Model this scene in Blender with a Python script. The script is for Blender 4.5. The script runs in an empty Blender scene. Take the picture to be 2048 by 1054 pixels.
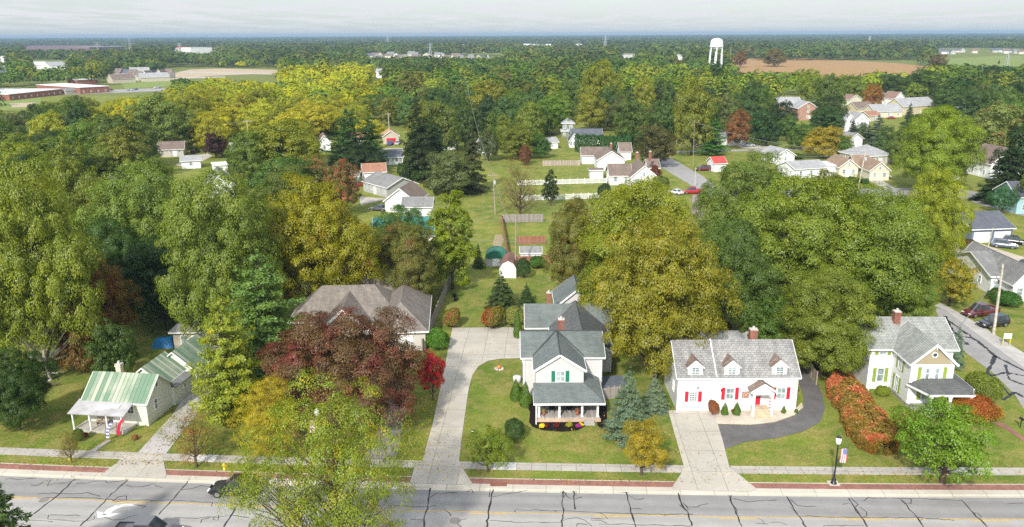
import bpy, math, random
import numpy as np
from mathutils import Vector, Matrix, Euler
R=math.radians
random.seed(7); rng=np.random.default_rng(7)
SC=bpy.context.scene; COL=SC.collection
# ------------------------------------------------ camera, sky, sun, exposure
F=1593.0; H=42.0; PITCH=math.atan(458/F); ROLL=R(0.28)
CAM=bpy.data.cameras.new('camera'); cam=bpy.data.objects.new('camera',CAM); COL.objects.link(cam)
CAM.sensor_width=36; CAM.lens=36*F/2048; CAM.clip_start=.5; CAM.clip_end=60000
cam.matrix_world=Matrix.Translation((0,0,H)) @ Matrix.Rotation(R(90)-PITCH,4,'X') @ Matrix.Rotation(-ROLL,4,'Z')
SC.camera=cam
SUN_EL,SUN_AZ=R(36),R(20)          # the sun stands behind the camera, 20 degrees to its left
sd=Vector((-math.sin(SUN_AZ)*math.cos(SUN_EL),-math.cos(SUN_AZ)*math.cos(SUN_EL),math.sin(SUN_EL)))
S=bpy.data.lights.new('sun','SUN'); S.energy=3.5; S.angle=R(3); S.color=(1,.95,.88)
so=bpy.data.objects.new('sun',S); COL.objects.link(so); so.rotation_euler=sd.to_track_quat('Z','Y').to_euler()
W=bpy.data.worlds.new("World"); SC.world=W; W.use_nodes=True
nt=W.node_tree; nt.nodes.clear(); N=nt.nodes.new; L=nt.links.new
out=N('ShaderNodeOutputWorld'); bg=N('ShaderNodeBackground'); bg.inputs[1].default_value=.11
sky=N('ShaderNodeTexSky'); sky.sky_type='NISHITA'; sky.sun_disc=False; sky.sun_elevation=SUN_EL
sky.sun_rotation=math.atan2(sd.x,sd.y); sky.air_density=1.0; sky.dust_density=.6; sky.ozone_density=1.5
tc=N('ShaderNodeTexCoord'); sep=N('ShaderNodeSeparateXYZ'); L(tc.outputs['Generated'],sep.inputs[0])
def M(op,a,b=None,c=None):
    n=N('ShaderNodeMath'); n.operation=op
    for i,v in enumerate((a,b,c)):
        if v is None: continue
        if isinstance(v,(int,float)): n.inputs[i].default_value=v
        else: L(v,n.inputs[i])
    return n.outputs[0]
zc=M('ADD',M('MAXIMUM',sep.outputs[2],0),.035)
cx=N('ShaderNodeCombineXYZ'); L(M('DIVIDE',sep.outputs[0],zc),cx.inputs[0]); L(M('DIVIDE',sep.outputs[1],zc),cx.inputs[1])
mp=N('ShaderNodeMapping'); L(cx.outputs[0],mp.inputs[0]); mp.inputs['Scale'].default_value=(.9,.4,1)
nz=N('ShaderNodeTexNoise'); L(mp.outputs[0],nz.inputs[0]); nz.inputs['Scale'].default_value=1.1; nz.inputs['Detail'].default_value=7; nz.inputs['Roughness'].default_value=.6
cr=N('ShaderNodeValToRGB'); L(nz.outputs[0],cr.inputs[0]); cr.color_ramp.elements[0].position=.44; cr.color_ramp.elements[1].position=.57
up=N('ShaderNodeMapRange'); L(sep.outputs[2],up.inputs[0]); up.inputs[1].default_value=.0; up.inputs[2].default_value=.02; up.inputs[3].default_value=.1; up.inputs[4].default_value=1
fac=M('MULTIPLY',M('MULTIPLY_ADD',cr.outputs[0],.92,.04),up.outputs[0])
mx=N('ShaderNodeMix'); mx.data_type='RGBA'; lo=N('ShaderNodeMix'); lo.data_type='RGBA'; hz_=N('ShaderNodeMapRange'); L(sep.outputs[2],hz_.inputs[0]); hz_.inputs[1].default_value=.0; hz_.inputs[2].default_value=.16; hz_.inputs[3].default_value=.85; hz_.inputs[4].default_value=0
L(hz_.outputs[0],lo.inputs[0]); L(sky.outputs[0],lo.inputs[6]); lo.inputs[7].default_value=(3.3,3.75,4.05,1)   # pale blue air low over the horizon
L(fac,mx.inputs[0]); L(lo.outputs[2],mx.inputs[6]); cc_=N('ShaderNodeMix'); cc_.data_type='RGBA'; ce=N('ShaderNodeMapRange'); L(sep.outputs[2],ce.inputs[0]); ce.inputs[1].default_value=.08; ce.inputs[2].default_value=.5; L(ce.outputs[0],cc_.inputs[0]); cc_.inputs[6].default_value=(4.75,4.85,5.0,1); cc_.inputs[7].default_value=(10.5,10.8,11.2,1); L(cc_.outputs[2],mx.inputs[7])   # thin cloud, brighter overhead
L(mx.outputs[2],bg.inputs[0]); L(bg.outputs[0],out.inputs[0])
SC.view_settings.view_transform='Standard'; SC.view_settings.look='None'; SC.view_settings.exposure=.66
SC.view_settings.gamma=1; SC.view_settings.use_curve_mapping=False
SC.cycles.max_bounces=6; SC.cycles.diffuse_bounces=3; SC.cycles.transparent_max_bounces=4; SC.cycles.volume_bounces=0
SC.cycles.use_denoising=False

# ------------------------------------------------ photo pixel -> point on the ground (or on a plane)
cp,sp=math.cos(PITCH),math.sin(PITCH); cr_,sr_=math.cos(ROLL),math.sin(ROLL)
def ray(px,py):
    u=(px-1024)/F; v=(py-527)/F
    u,v=u*cr_-v*sr_,u*sr_+v*cr_
    return Vector((u,cp-v*sp,-sp-v*cp))
def P(px,py,z=0):
    d=ray(px,py); return Vector((0,0,H))+d*((z-H)/d.z)
def PY(px,py,Y):
    d=ray(px,py); return Vector((0,0,H))+d*(Y/d.y)
def depth(p): return p[1]*cp-(p[2]-H)*sp
def proj(x,y,z):
    dep=y*cp-(z-H)*sp; dn=-y*sp-(z-H)*cp
    u=x/dep; v=dn/dep
    return 1024+F*(u*cr_+v*sr_), 527+F*(-u*sr_+v*cr_), dep
def s2l(c): return tuple(((v/255+.055)/1.055)**2.4 if v>10 else v/255/12.92 for v in c)
# ------------------------------------------------ materials
MATS={}
def newmat(name):
    m=bpy.data.materials.new(name); m.use_nodes=True; nt=m.node_tree; nt.nodes.clear()
    o=nt.nodes.new('ShaderNodeOutputMaterial'); b=nt.nodes.new('ShaderNodeBsdfPrincipled'); nt.links.new(b.outputs[0],o.inputs[0])
    return m,nt,b,o
class NB:
    def __init__(s,nt): s.nt=nt
    def n(s,t,**k):
        x=s.nt.nodes.new('ShaderNode'+t)
        for a,v in k.items(): setattr(x,a,v)
        return x
    def l(s,a,b): s.nt.links.new(a,b)
    def inp(s,sock,v):
        if isinstance(v,(int,float)): sock.default_value=v
        elif isinstance(v,tuple): sock.default_value=v if len(v)==4 else (*v,1)
        else: s.l(v,sock)
    def math(s,op,a,b=0.0):
        x=s.n('Math',operation=op); s.inp(x.inputs[0],a); s.inp(x.inputs[1],b); return x.outputs[0]
    def noise(s,co,scale,detail=4,rough=.55,dist=0):
        x=s.n('TexNoise'); s.l(co,x.inputs['Vector']); x.inputs['Scale'].default_value=scale; x.inputs['Detail'].default_value=detail
        x.inputs['Roughness'].default_value=rough; x.inputs['Distortion'].default_value=dist; return x.outputs[0]
    def ramp(s,f,a,b):
        x=s.n('MapRange'); s.l(f,x.inputs[0]); x.inputs[1].default_value=a; x.inputs[2].default_value=b; return x.outputs[0]
    def mix(s,f,a,b):
        x=s.n('Mix',data_type='RGBA'); s.inp(x.inputs[0],f); s.inp(x.inputs[6],a); s.inp(x.inputs[7],b); return x.outputs[2]
    def mul(s,a,b):
        x=s.n('Mix',data_type='RGBA',blend_type='MULTIPLY'); x.inputs[0].default_value=1; s.inp(x.inputs[6],a); s.inp(x.inputs[7],b); return x.outputs[2]
def vary(c,k): return tuple(max(0,v*k) for v in c)
def plain(name,c,rough=.6,metal=0,var=.12,scale=1.5,spec=.4):
    if name in MATS: return MATS[name]
    m,nt,b,o=newmat(name); q=NB(nt); tc=q.n('TexCoord')
    f=q.ramp(q.noise(tc.outputs['Object'],scale,5),.3,.7)
    q.l(q.mix(f,vary(c,1-var),vary(c,1+var)),b.inputs['Base Color'])
    b.inputs['Roughness'].default_value=rough; b.inputs['Metallic'].default_value=metal; b.inputs['Specular IOR Level'].default_value=spec
    MATS[name]=m; return m
def siding(name,c,pitch=.2,dirt=.1):
    if name in MATS: return MATS[name]
    m,nt,b,o=newmat(name); q=NB(nt); tc=q.n('TexCoord'); s=q.n('SeparateXYZ'); q.l(tc.outputs['UV'],s.inputs[0])
    fr=q.math('FRACT',q.math('DIVIDE',s.outputs[1],pitch))
    line=q.math('LESS_THAN',fr,.16)
    f=q.ramp(q.noise(tc.outputs['Object'],.8,6),.3,.75)
    c1=q.mix(f,c,vary(c,1-dirt)); q.l(q.mix(q.math('MULTIPLY',line,.28),c1,vary(c,.45)),b.inputs['Base Color'])
    bp=q.n('Bump'); bp.inputs['Distance'].default_value=.03; bp.inputs['Strength'].default_value=.6; q.l(fr,bp.inputs['Height']); q.l(bp.outputs[0],b.inputs['Normal'])
    b.inputs['Roughness'].default_value=.55; MATS[name]=m; return m
def shingle(name,c1,c2,row=.28,wid=.45,streak=.25,mortar=.03):
    if name in MATS: return MATS[name]
    m,nt,b,o=newmat(name); q=NB(nt); tc=q.n('TexCoord')
    br=q.n('TexBrick'); q.l(tc.outputs['UV'],br.inputs[0]); br.inputs['Scale'].default_value=1; br.inputs['Brick Width'].default_value=wid
    br.inputs['Row Height'].default_value=row; br.inputs['Mortar Size'].default_value=mortar; br.inputs['Bias'].default_value=0
    br.inputs['Color1'].default_value=(*c1,1); br.inputs['Color2'].default_value=(*c2,1); br.inputs['Mortar'].default_value=(*vary(c1,.55),1)
    mp=q.n('Mapping'); q.l(tc.outputs['UV'],mp.inputs[0]); mp.inputs['Scale'].default_value=(1.3,.25,1)
    f=q.ramp(q.noise(mp.outputs[0],1.2,6),.3,.7)
    g=q.n('Mix',data_type='RGBA'); q.l(f,g.inputs[0]); g.inputs[6].default_value=(1-streak,)*3+(1,); g.inputs[7].default_value=(1+streak*.5,)*3+(1,)
    f2=q.ramp(q.noise(tc.outputs['Object'],.35,3),.35,.65)
    g2=q.mix(f2,(.88,.88,.88),(1.08,1.07,1.05))
    q.l(q.mul(q.mul(br.outputs[0],g.outputs[2]),g2),b.inputs['Base Color']); b.inputs['Roughness'].default_value=.85; b.inputs['Specular IOR Level'].default_value=.25
    bp=q.n('Bump'); bp.inputs['Distance'].default_value=.02; bp.inputs['Strength'].default_value=.5; q.l(br.outputs['Fac'],bp.inputs['Height']); bp.invert=True; q.l(bp.outputs[0],b.inputs['Normal'])
    MATS[name]=m; return m
def brick(name='brick',c=(.27,.115,.085)):
    if name in MATS: return MATS[name]
    m=shingle(name,c,vary(c,1.5),.09,.26,.3,.01); return m
def grassmat(name,g1,g2,dry,amt=.5,seed=0):
    if name in MATS: return MATS[name]
    m,nt,b,o=newmat(name); q=NB(nt); tc=q.n('TexCoord'); mp=q.n('Mapping'); q.l(tc.outputs['Object'],mp.inputs[0]); mp.inputs['Location'].default_value=(seed*13,seed*7,0)
    v=mp.outputs[0]
    a=q.ramp(q.noise(v,.09,4,.6),.38,.62); bb=q.ramp(q.noise(v,.35,6,.7,.6),.42,.68); c=q.noise(v,4.5,4,.75)
    base=q.mix(a,g1,g2); base=q.mix(q.math('MULTIPLY',bb,amt),base,dry)
    fine=q.mix(q.ramp(c,.28,.72),(.55,.58,.5),(1.35,1.32,1.3)); base=q.mul(base,fine); md=q.ramp(q.noise(v,1.3,5,.8),.3,.7); base=q.mul(base,q.mix(md,(.78,.8,.76),(1.2,1.18,1.14)))
    wl=q.ramp(q.noise(v,3.2,3,.95),.6,.72); base=q.mix(q.math('MULTIPLY',wl,.5),base,(.35,.24,.07))
    q.l(base,b.inputs['Base Color']); b.inputs['Roughness'].default_value=.95; b.inputs['Specular IOR Level'].default_value=.1
    bp=q.n('Bump'); bp.inputs['Distance'].default_value=.12; bp.inputs['Strength'].default_value=.8; q.l(c,bp.inputs['Height']); q.l(bp.outputs[0],b.inputs['Normal'])
    MATS[name]=m; return m
def paving(name,c,joint=None,rot=0,var=.16,stain=.2,rough=.85,wheel=0):
    """concrete or asphalt; joint=(width,height) metres for tooled slab joints, turned with the paving"""
    if name in MATS: return MATS[name]
    m,nt,b,o=newmat(name); q=NB(nt); tc=q.n('TexCoord'); v=tc.outputs['Object']
    f=q.ramp(q.noise(v,.5,6,.7),.3,.7); base=q.mix(f,vary(c,1-var),vary(c,1+var))
    st=q.ramp(q.noise(v,.16,7,.7,1.2),.5,.72); base=q.mix(q.math('MULTIPLY',st,stain),base,vary(c,.55))
    sp_=q.ramp(q.noise(v,14,3,.8),.3,.7); base=q.mul(base,q.mix(sp_,(.88,.88,.88),(1.1,1.1,1.1)))
    if wheel:   # lanes polished by tyres
        mw=q.n('Mapping'); q.l(v,mw.inputs[0]); mw.inputs['Rotation'].default_value=(0,0,-rot); sw=q.n('SeparateXYZ'); q.l(mw.outputs[0],sw.inputs[0]); sn=q.math('SINE',q.math('MULTIPLY_ADD' if 0 else 'MULTIPLY',sw.outputs[1],3.6)); mv=q.n('Mapping'); q.l(mw.outputs[0],mv.inputs[0]); mv.inputs['Scale'].default_value=(.06,1.6,1)
        sk_=q.ramp(q.noise(mv.outputs[0],1,5,.7),.35,.65); base=q.mul(base,q.mix(q.math('MULTIPLY',q.math('ADD',q.math('MULTIPLY',sn,.5),sk_),wheel),(1,1,1),(.78,.78,.79)))
    if joint:
        mp=q.n('Mapping'); q.l(v,mp.inputs[0]); mp.inputs['Rotation'].default_value=(0,0,-rot)
        br=q.n('TexBrick'); q.l(mp.outputs[0],br.inputs[0]); br.offset=0; br.inputs['Scale'].default_value=1; br.inputs['Brick Width'].default_value=joint[0]; br.inputs['Row Height'].default_value=joint[1]
        br.inputs['Mortar Size'].default_value=.035; br.inputs['Color1'].default_value=(.93,.93,.93,1); br.inputs['Color2'].default_value=(1.05,1.04,1.02,1); br.inputs['Mortar'].default_value=(.62,.6,.56,1)
        base=q.mul(base,br.outputs[0])
    q.l(base,b.inputs['Base Color']); b.inputs['Roughness'].default_value=rough; b.inputs['Specular IOR Level'].default_value=.25
    MATS[name]=m; return m
def tinroof(name='green standing seam metal',g=(.13,.215,.135),pale=(.37,.39,.29)):
    if name in MATS: return MATS[name]
    m,nt,b,o=newmat(name); q=NB(nt); tc=q.n('TexCoord'); s=q.n('SeparateXYZ'); q.l(tc.outputs['UV'],s.inputs[0])
    st=q.math('DIVIDE',s.outputs[0],.5); fl=q.math('FLOOR',st); wn=q.n('TexWhiteNoise',noise_dimensions='1D'); q.l(fl,wn.inputs['W'])
    n=q.noise(tc.outputs['UV'],.5,6,.7)
    f=q.math('ADD',q.math('MULTIPLY',wn.outputs[0],.5),q.math('MULTIPLY',n,.8))
    c=q.mix(q.ramp(f,.5,.8),g,pale); fr=q.math('FRACT',st)
    c=q.mix(q.math('LESS_THAN',fr,.1),c,(.09,.16,.09)); rust=q.ramp(q.noise(tc.outputs['UV'],1.4,5,.8),.64,.74); c=q.mix(q.math('MULTIPLY',rust,.5),c,(.3,.22,.13))
    q.l(c,b.inputs['Base Color']); b.inputs['Roughness'].default_value=.5
    bp=q.n('Bump'); bp.inputs['Distance'].default_value=.04; q.l(q.math('LESS_THAN',fr,.1),bp.inputs['Height']); q.l(bp.outputs[0],b.inputs['Normal'])
    MATS[name]=m; return m
def glass(name='window glass',c=(.17,.21,.21)):
    if name in MATS: return MATS[name]
    m,nt,b,o=newmat(name); q=NB(nt); tc=q.n('TexCoord'); s=q.n('SeparateXYZ'); q.l(tc.outputs['UV'],s.inputs[0])
    oi=q.n('ObjectInfo')   # blinds behind the panes, drawn to a different height in each window
    f=q.ramp(q.noise(tc.outputs['Object'],.9,2),.4,.6)
    q.l(q.mix(f,c,vary(c,2.0)),b.inputs['Base Color']); b.inputs['Roughness'].default_value=.12; b.inputs['Specular IOR Level'].default_value=.7
    MATS[name]=m; return m
def fencemat(name,c,w=.16):
    if name in MATS: return MATS[name]
    m,nt,b,o=newmat(name); q=NB(nt); tc=q.n('TexCoord'); s=q.n('SeparateXYZ'); q.l(tc.outputs['UV'],s.inputs[0])
    st=q.math('DIVIDE',s.outputs[0],w); wn=q.n('TexWhiteNoise',noise_dimensions='1D'); q.l(q.math('FLOOR',st),wn.inputs['W'])
    c1=q.mix(wn.outputs[0],vary(c,.75),vary(c,1.3)); c1=q.mix(q.math('LESS_THAN',q.math('FRACT',st),.1),c1,vary(c,.3))
    q.l(q.mul(c1,q.mix(q.noise(tc.outputs['Object'],2,5),(.75,.75,.75),(1.2,1.2,1.2))),b.inputs['Base Color']); b.inputs['Roughness'].default_value=.85
    MATS[name]=m; return m
def leafmat(name,aut,psc=.22):
    if name in MATS: return MATS[name]
    m,nt,b,o=newmat(name); nt.nodes.remove(b); q=NB(nt); oi=q.n('ObjectInfo'); at=q.n('Attribute',attribute_name='lv')
    tc=q.n('TexCoord'); ad=q.n('VectorMath',operation='ADD'); q.l(tc.outputs['Object'],ad.inputs[0]); sc=q.math('MULTIPLY',oi.outputs['Random'],60.0); q.l(sc,ad.inputs[1])
    nz=q.noise(ad.outputs[0],psc,3,.6)
    mask=q.ramp(q.math('ADD',q.math('ADD',nz,q.math('MULTIPLY',oi.outputs['Alpha'],.25)),q.math('MULTIPLY',at.outputs['Fac'],.07)),.66,.82)
    mask=q.math('MULTIPLY',mask,q.math('GREATER_THAN',oi.outputs['Alpha'],.01))
    lv=at.outputs['Fac']
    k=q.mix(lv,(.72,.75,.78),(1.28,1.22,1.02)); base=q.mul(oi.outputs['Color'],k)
    hue=q.ramp(q.noise(ad.outputs[0],.5,2,.6),.35,.65); base=q.mul(base,q.mix(hue,(.9,.97,.97),(1.08,1.05,.88)))
    base=q.mix(q.math('MULTIPLY',mask,.85),base,q.mix(lv,vary(aut,.7),vary(aut,1.25)))
    d=q.n('BsdfDiffuse'); t=q.n('BsdfTranslucent'); g=q.n('BsdfGlossy'); g.inputs['Roughness'].default_value=.45; g.inputs['Color'].default_value=(.9,.95,1,1)
    q.l(base,d.inputs[0]); q.l(q.mul(base,(1.15,1.2,.6)),t.inputs[0])
    m1=q.n('MixShader'); m1.inputs[0].default_value=.3; q.l(d.outputs[0],m1.inputs[1]); q.l(t.outputs[0],m1.inputs[2])
    m2=q.n('MixShader'); m2.inputs[0].default_value=.022; q.l(m1.outputs[0],m2.inputs[1]); q.l(g.outputs[0],m2.inputs[2]); q.l(m2.outputs[0],o.inputs[0])
    MATS[name]=m; return m
def barkmat(name,c):
    return plain(name,c,.9,0,.35,2.5,.1)
# ------------------------------------------------ mesh helpers
def tag(o,label=None,cat=None,group=None,kind=None):
    if label: o['label']=label
    if cat: o['category']=cat
    if group: o['group']=group
    if kind: o['kind']=kind
    return o
def empty(name,loc=(0,0,0),rz=0,label=None,cat=None,group=None):
    o=bpy.data.objects.new(name,None); COL.objects.link(o); o.location=loc; o.rotation_euler=(0,0,rz); o.empty_display_size=.3
    return tag(o,label,cat,group)
def link(name,me,parent=None):
    o=bpy.data.objects.new(name,me); COL.objects.link(o)
    if parent: o.parent=parent
    return o
X,Yv,Z=Vector((1,0,0)),Vector((0,1,0)),Vector((0,0,1))
class MB:
    def __init__(s): s.v=[]; s.f=[]; s.m=[]
    def poly(s,pts,mi=0):
        i=len(s.v); s.v+=[tuple(p) for p in pts]; s.f.append(tuple(range(i,i+len(pts)))); s.m.append(mi)
    def hull8(s,b,t,mi=0):   # bottom loop b, top loop t, same count, counter-clockwise from above
        i=len(s.v); n=len(b); s.v+=[tuple(p) for p in b]+[tuple(p) for p in t]
        s.f.append(tuple(range(i+n-1,i-1,-1))); s.m.append(mi); s.f.append(tuple(range(i+n,i+2*n))); s.m.append(mi)
        for k in range(n):
            a=i+k; b2=i+(k+1)%n; s.f.append((a,b2,b2+n,a+n)); s.m.append(mi)
    def box(s,x0,y0,z0,x1,y1,z1,mi=0):
        s.hull8([(x0,y0,z0),(x1,y0,z0),(x1,y1,z0),(x0,y1,z0)],[(x0,y0,z1),(x1,y0,z1),(x1,y1,z1),(x0,y1,z1)],mi)
    def obox(s,c,r,u,n,a,b,d,mi=0):   # centre, axes right/up/normal, full sizes
        c=Vector(c); r=Vector(r)*a/2; u=Vector(u)*b/2; n=Vector(n)*d/2
        q=lambda i,j,k:c+r*i+u*j+n*k
        s.hull8([q(-1,-1,-1),q(-1,-1,1),q(1,-1,1),q(1,-1,-1)] if r.cross(u).dot(n)>0 else [q(-1,-1,-1),q(1,-1,-1),q(1,-1,1),q(-1,-1,1)],
                [q(-1,1,-1),q(-1,1,1),q(1,1,1),q(1,1,-1)] if r.cross(u).dot(n)>0 else [q(-1,1,-1),q(1,1,-1),q(1,1,1),q(-1,1,1)],mi)
    def tube(s,pts,rad,n=6,mi=0,cap=True):
        pts=[Vector(p) for p in pts]; rad=rad if isinstance(rad,(list,tuple)) else [rad]*len(pts)
        i0=len(s.v)
        for k,p in enumerate(pts):
            t=(pts[min(k+1,len(pts)-1)]-pts[max(k-1,0)]).normalized()
            a=t.cross(Vector((0,0,1)) if abs(t.z)<.9 else Vector((1,0,0))).normalized(); b=t.cross(a)
            for j in range(n):
                w=2*math.pi*j/n; s.v.append(tuple(p+(a*math.cos(w)+b*math.sin(w))*rad[k]))
        for k in range(len(pts)-1):
            for j in range(n):
                a=i0+k*n+j; b=i0+k*n+(j+1)%n; s.f.append((a,b,b+n,a+n)); s.m.append(mi)
        if cap:
            s.f.append(tuple(range(i0+n-1,i0-1,-1))); s.m.append(mi); e=i0+(len(pts)-1)*n; s.f.append(tuple(range(e,e+n))); s.m.append(mi)
    def lathe(s,prof,c=(0,0,0),n=16,mi=0):
        i0=len(s.v); c=Vector(c)
        for r,z in prof:
            for j in range(n):
                w=2*math.pi*j/n; s.v.append((c.x+r*math.cos(w),c.y+r*math.sin(w),c.z+z))
        for k in range(len(prof)-1):
            for j in range(n):
                a=i0+k*n+j; b=i0+k*n+(j+1)%n; s.f.append((a,b,b+n,a+n)); s.m.append(mi)
        s.f.append(tuple(range(i0+n-1,i0-1,-1))); s.m.append(mi); e=i0+(len(prof)-1)*n; s.f.append(tuple(range(e,e+n))); s.m.append(mi)
    def mesh(s,name,mats,smooth=False):
        me=bpy.data.meshes.new(name); me.from_pydata(s.v,[],s.f)
        for m in (mats if isinstance(mats,(list,tuple)) else [mats]): me.materials.append(m)
        me.polygons.foreach_set('material_index',s.m)
        uv=me.uv_layers.new(name='uv'); me.update()
        buf=np.zeros(len(me.loops)*2)
        vs=me.vertices
        for p in me.polygons:
            n=p.normal
            if abs(n.z)>.985: u=X; v=Yv
            else: u=Z.cross(n).normalized(); v=n.cross(u)
            for li in p.loop_indices:
                co=vs[me.loops[li].vertex_index].co; buf[2*li]=co.dot(u); buf[2*li+1]=co.dot(v)
        uv.data.foreach_set('uv',buf)
        if smooth: me.polygons.foreach_set('use_smooth',[True]*len(me.polygons))
        return me
    def build(s,name,mats,parent=None,smooth=False,bevel=0):
        o=link(name,s.mesh(name,mats,smooth),parent)
        if bevel:
            b=o.modifiers.new('bevel','BEVEL'); b.width=bevel; b.segments=2; b.limit_method='ANGLE'
        return o
def npmesh(name,verts,nper,mats,attr=None,col=None):
    """faces of nper vertices each, in order"""
    me=bpy.data.meshes.new(name); nv=len(verts); nf=nv//nper
    me.vertices.add(nv); me.vertices.foreach_set('co',np.ascontiguousarray(verts,dtype=np.float32).ravel())
    me.loops.add(nv); me.loops.foreach_set('vertex_index',np.arange(nv,dtype=np.int32))
    me.polygons.add(nf); me.polygons.foreach_set('loop_start',np.arange(0,nv,nper,dtype=np.int32))
    me.update(calc_edges=True)
    if attr is not None: me.attributes.new('lv','FLOAT','FACE').data.foreach_set('value',attr.astype(np.float32))
    if col is not None:
        a=me.attributes.new('tint','FLOAT_COLOR','FACE'); c=np.ones((nf,4),np.float32); c[:,:3]=col; a.data.foreach_set('color',c.ravel())
    for m in mats: me.materials.append(m)
    return me
HAZE=1.1e-4
# ------------------------------------------------ trees
def unit(a): return a/np.maximum(np.linalg.norm(a,axis=-1,keepdims=True),1e-9)
def quads(c,n,s,asp=.6,tdir=None,bend=0):
    N_=len(c); r=rng.normal(size=(N_,3)) if tdir is None else tdir
    t=unit(r-n*np.sum(r*n,1,keepdims=True)); b=np.cross(n,t); s=s[:,None]
    off=-n*s*bend
    v=np.stack([c+t*s+off,c+b*s*asp,c-t*s+off,c-b*s*asp],1)
    return v.reshape(-1,3)
def tubes_np(mb,sk):
    for pts,rad in sk: mb.tube(pts,rad,n=6,cap=False)
def decid(seed,Ht,Wd,nl,leaves,ls,base=.22,shape=1.0,lobe=.2,airy=0.0,flat=.75,limbs=True,layer=0,fill=.35):
    """one crown: lobes of leaves carried by limbs that leave the trunk"""
    r=np.random.default_rng(seed); cz=Ht*(base+(1-base)*.46); az=Ht*(1-base)*.54; ax=Wd/2
    L_=[]; tries=0; rl=lobe*Wd/2*1.25
    mind=rl*1.42
    while len(L_)<nl and tries<9000:
        tries+=1; d=unit(r.normal(size=3)); d[2]=d[2] if d[2]>-.75 else -d[2]
        rr=r.uniform(.62,1.0) if r.random()>fill else r.uniform(.2,.6)
        ang=math.atan2(d[1],d[0]); lump=1+.15*math.sin(2*ang+seed)+.13*math.sin(3*ang+seed*2.3+d[2]*2)+.1*math.sin(5*ang+seed*5+d[2]*3)
        hz=math.sqrt(max(0,1-abs(d[2])**(2.0*shape)))*(1.06 if d[2]<.2 else 1)*r.uniform(.9,1.1)
        p=np.array([d[0]/max(1e-6,math.hypot(d[0],d[1]))*hz*ax*rr*lump,d[1]/max(1e-6,math.hypot(d[0],d[1]))*hz*ax*rr*lump,cz+d[2]*az*rr*(1+.08*math.sin(4*ang+seed))])
        if all(np.linalg.norm((p-q)*[1,1,1.25])>mind*r.uniform(.75,1.1) for q,_ in L_): L_.append((p,rl*r.uniform(.65,1.5)))
        elif tries%1500==0: mind*=.85
    per=int(leaves/len(L_)); C=[];Nn=[];V=[]
    for p,rad in L_:
        n=max(8,int(per*(rad/rl)**2)); d=unit(r.normal(size=(n,3))+np.array([0,0,.35])+.35*(p-[0,0,cz-az*.4])/ax)
        # sub-clumps break the lobe's outline
        k=r.integers(7,13); out=(p-[0,0,cz-az*.4])/ax; sc=unit(r.normal(size=(k,3))+[0,0,.3]+.5*out); sr=r.uniform(.3,.52,k); q=r.integers(0,k,n)
        dl=unit(r.normal(size=(n,3))+[0,0,.3]+.4*out); c=p+(sc[q]*r.uniform(.55,.95,k)[q][:,None]+dl*(sr[q]*r.uniform(.25,1,n)**.4)[:,None])*rad*[1.14,1.14,flat]
        nn=unit(dl*.8+sc[q]*.55+np.array([0,0,.3])+r.normal(size=(n,3))*.3)
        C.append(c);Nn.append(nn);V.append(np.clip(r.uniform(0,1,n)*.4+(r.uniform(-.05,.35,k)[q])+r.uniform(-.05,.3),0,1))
    C=np.concatenate(C);Nn=np.concatenate(Nn);V=np.concatenate(V)
    if airy: k=r.random(len(C))>airy*.3; C,Nn,V=C[k],Nn[k],V[k]
    s=ls*r.uniform(.65,1.35,len(C)); vv=quads(C,Nn,s,.62,bend=.25)
    sk=[]; tr=Ht*.021+.06; top=cz+az*.35
    tp=[(0,0,-.2),(0,0,Ht*.03),(r.normal()*.1,r.normal()*.1,Ht*base*.8),(r.normal()*.3,r.normal()*.3,cz),(r.normal()*.5,r.normal()*.5,top)]
    sk.append((tp,[tr*1.5,tr*1.05,tr*.9,tr*.55,tr*.12]))
    if limbs:
        for p,rad in L_[::1 if nl<50 else 2]:
            h0=np.clip(p[2]-math.hypot(p[0],p[1])*.75,Ht*base*.62,cz+az*.2); f=(h0-Ht*base*.8)/(cz-Ht*base*.8+1e-6); f=min(max(f,0),1)
            a=np.array([tp[2][0]*(1-f)+tp[3][0]*f,tp[2][1]*(1-f)+tp[3][1]*f,h0]); mid=(a+p)/2+np.array([0,0,-.04*Ht])*.5+r.normal(size=3)*.02*Ht
            rr0=tr*.38*(1-.4*f); sk.append(([a,mid,p],[rr0,rr0*.6,.03]))
            for _ in range(2 if airy else 0):
                e=p+r.normal(size=3)*rad*.8; sk.append(([mid,(mid+e)/2+r.normal(size=3)*.2,e],[rr0*.4,rr0*.25,.015]))
    return vv,V,sk
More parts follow.
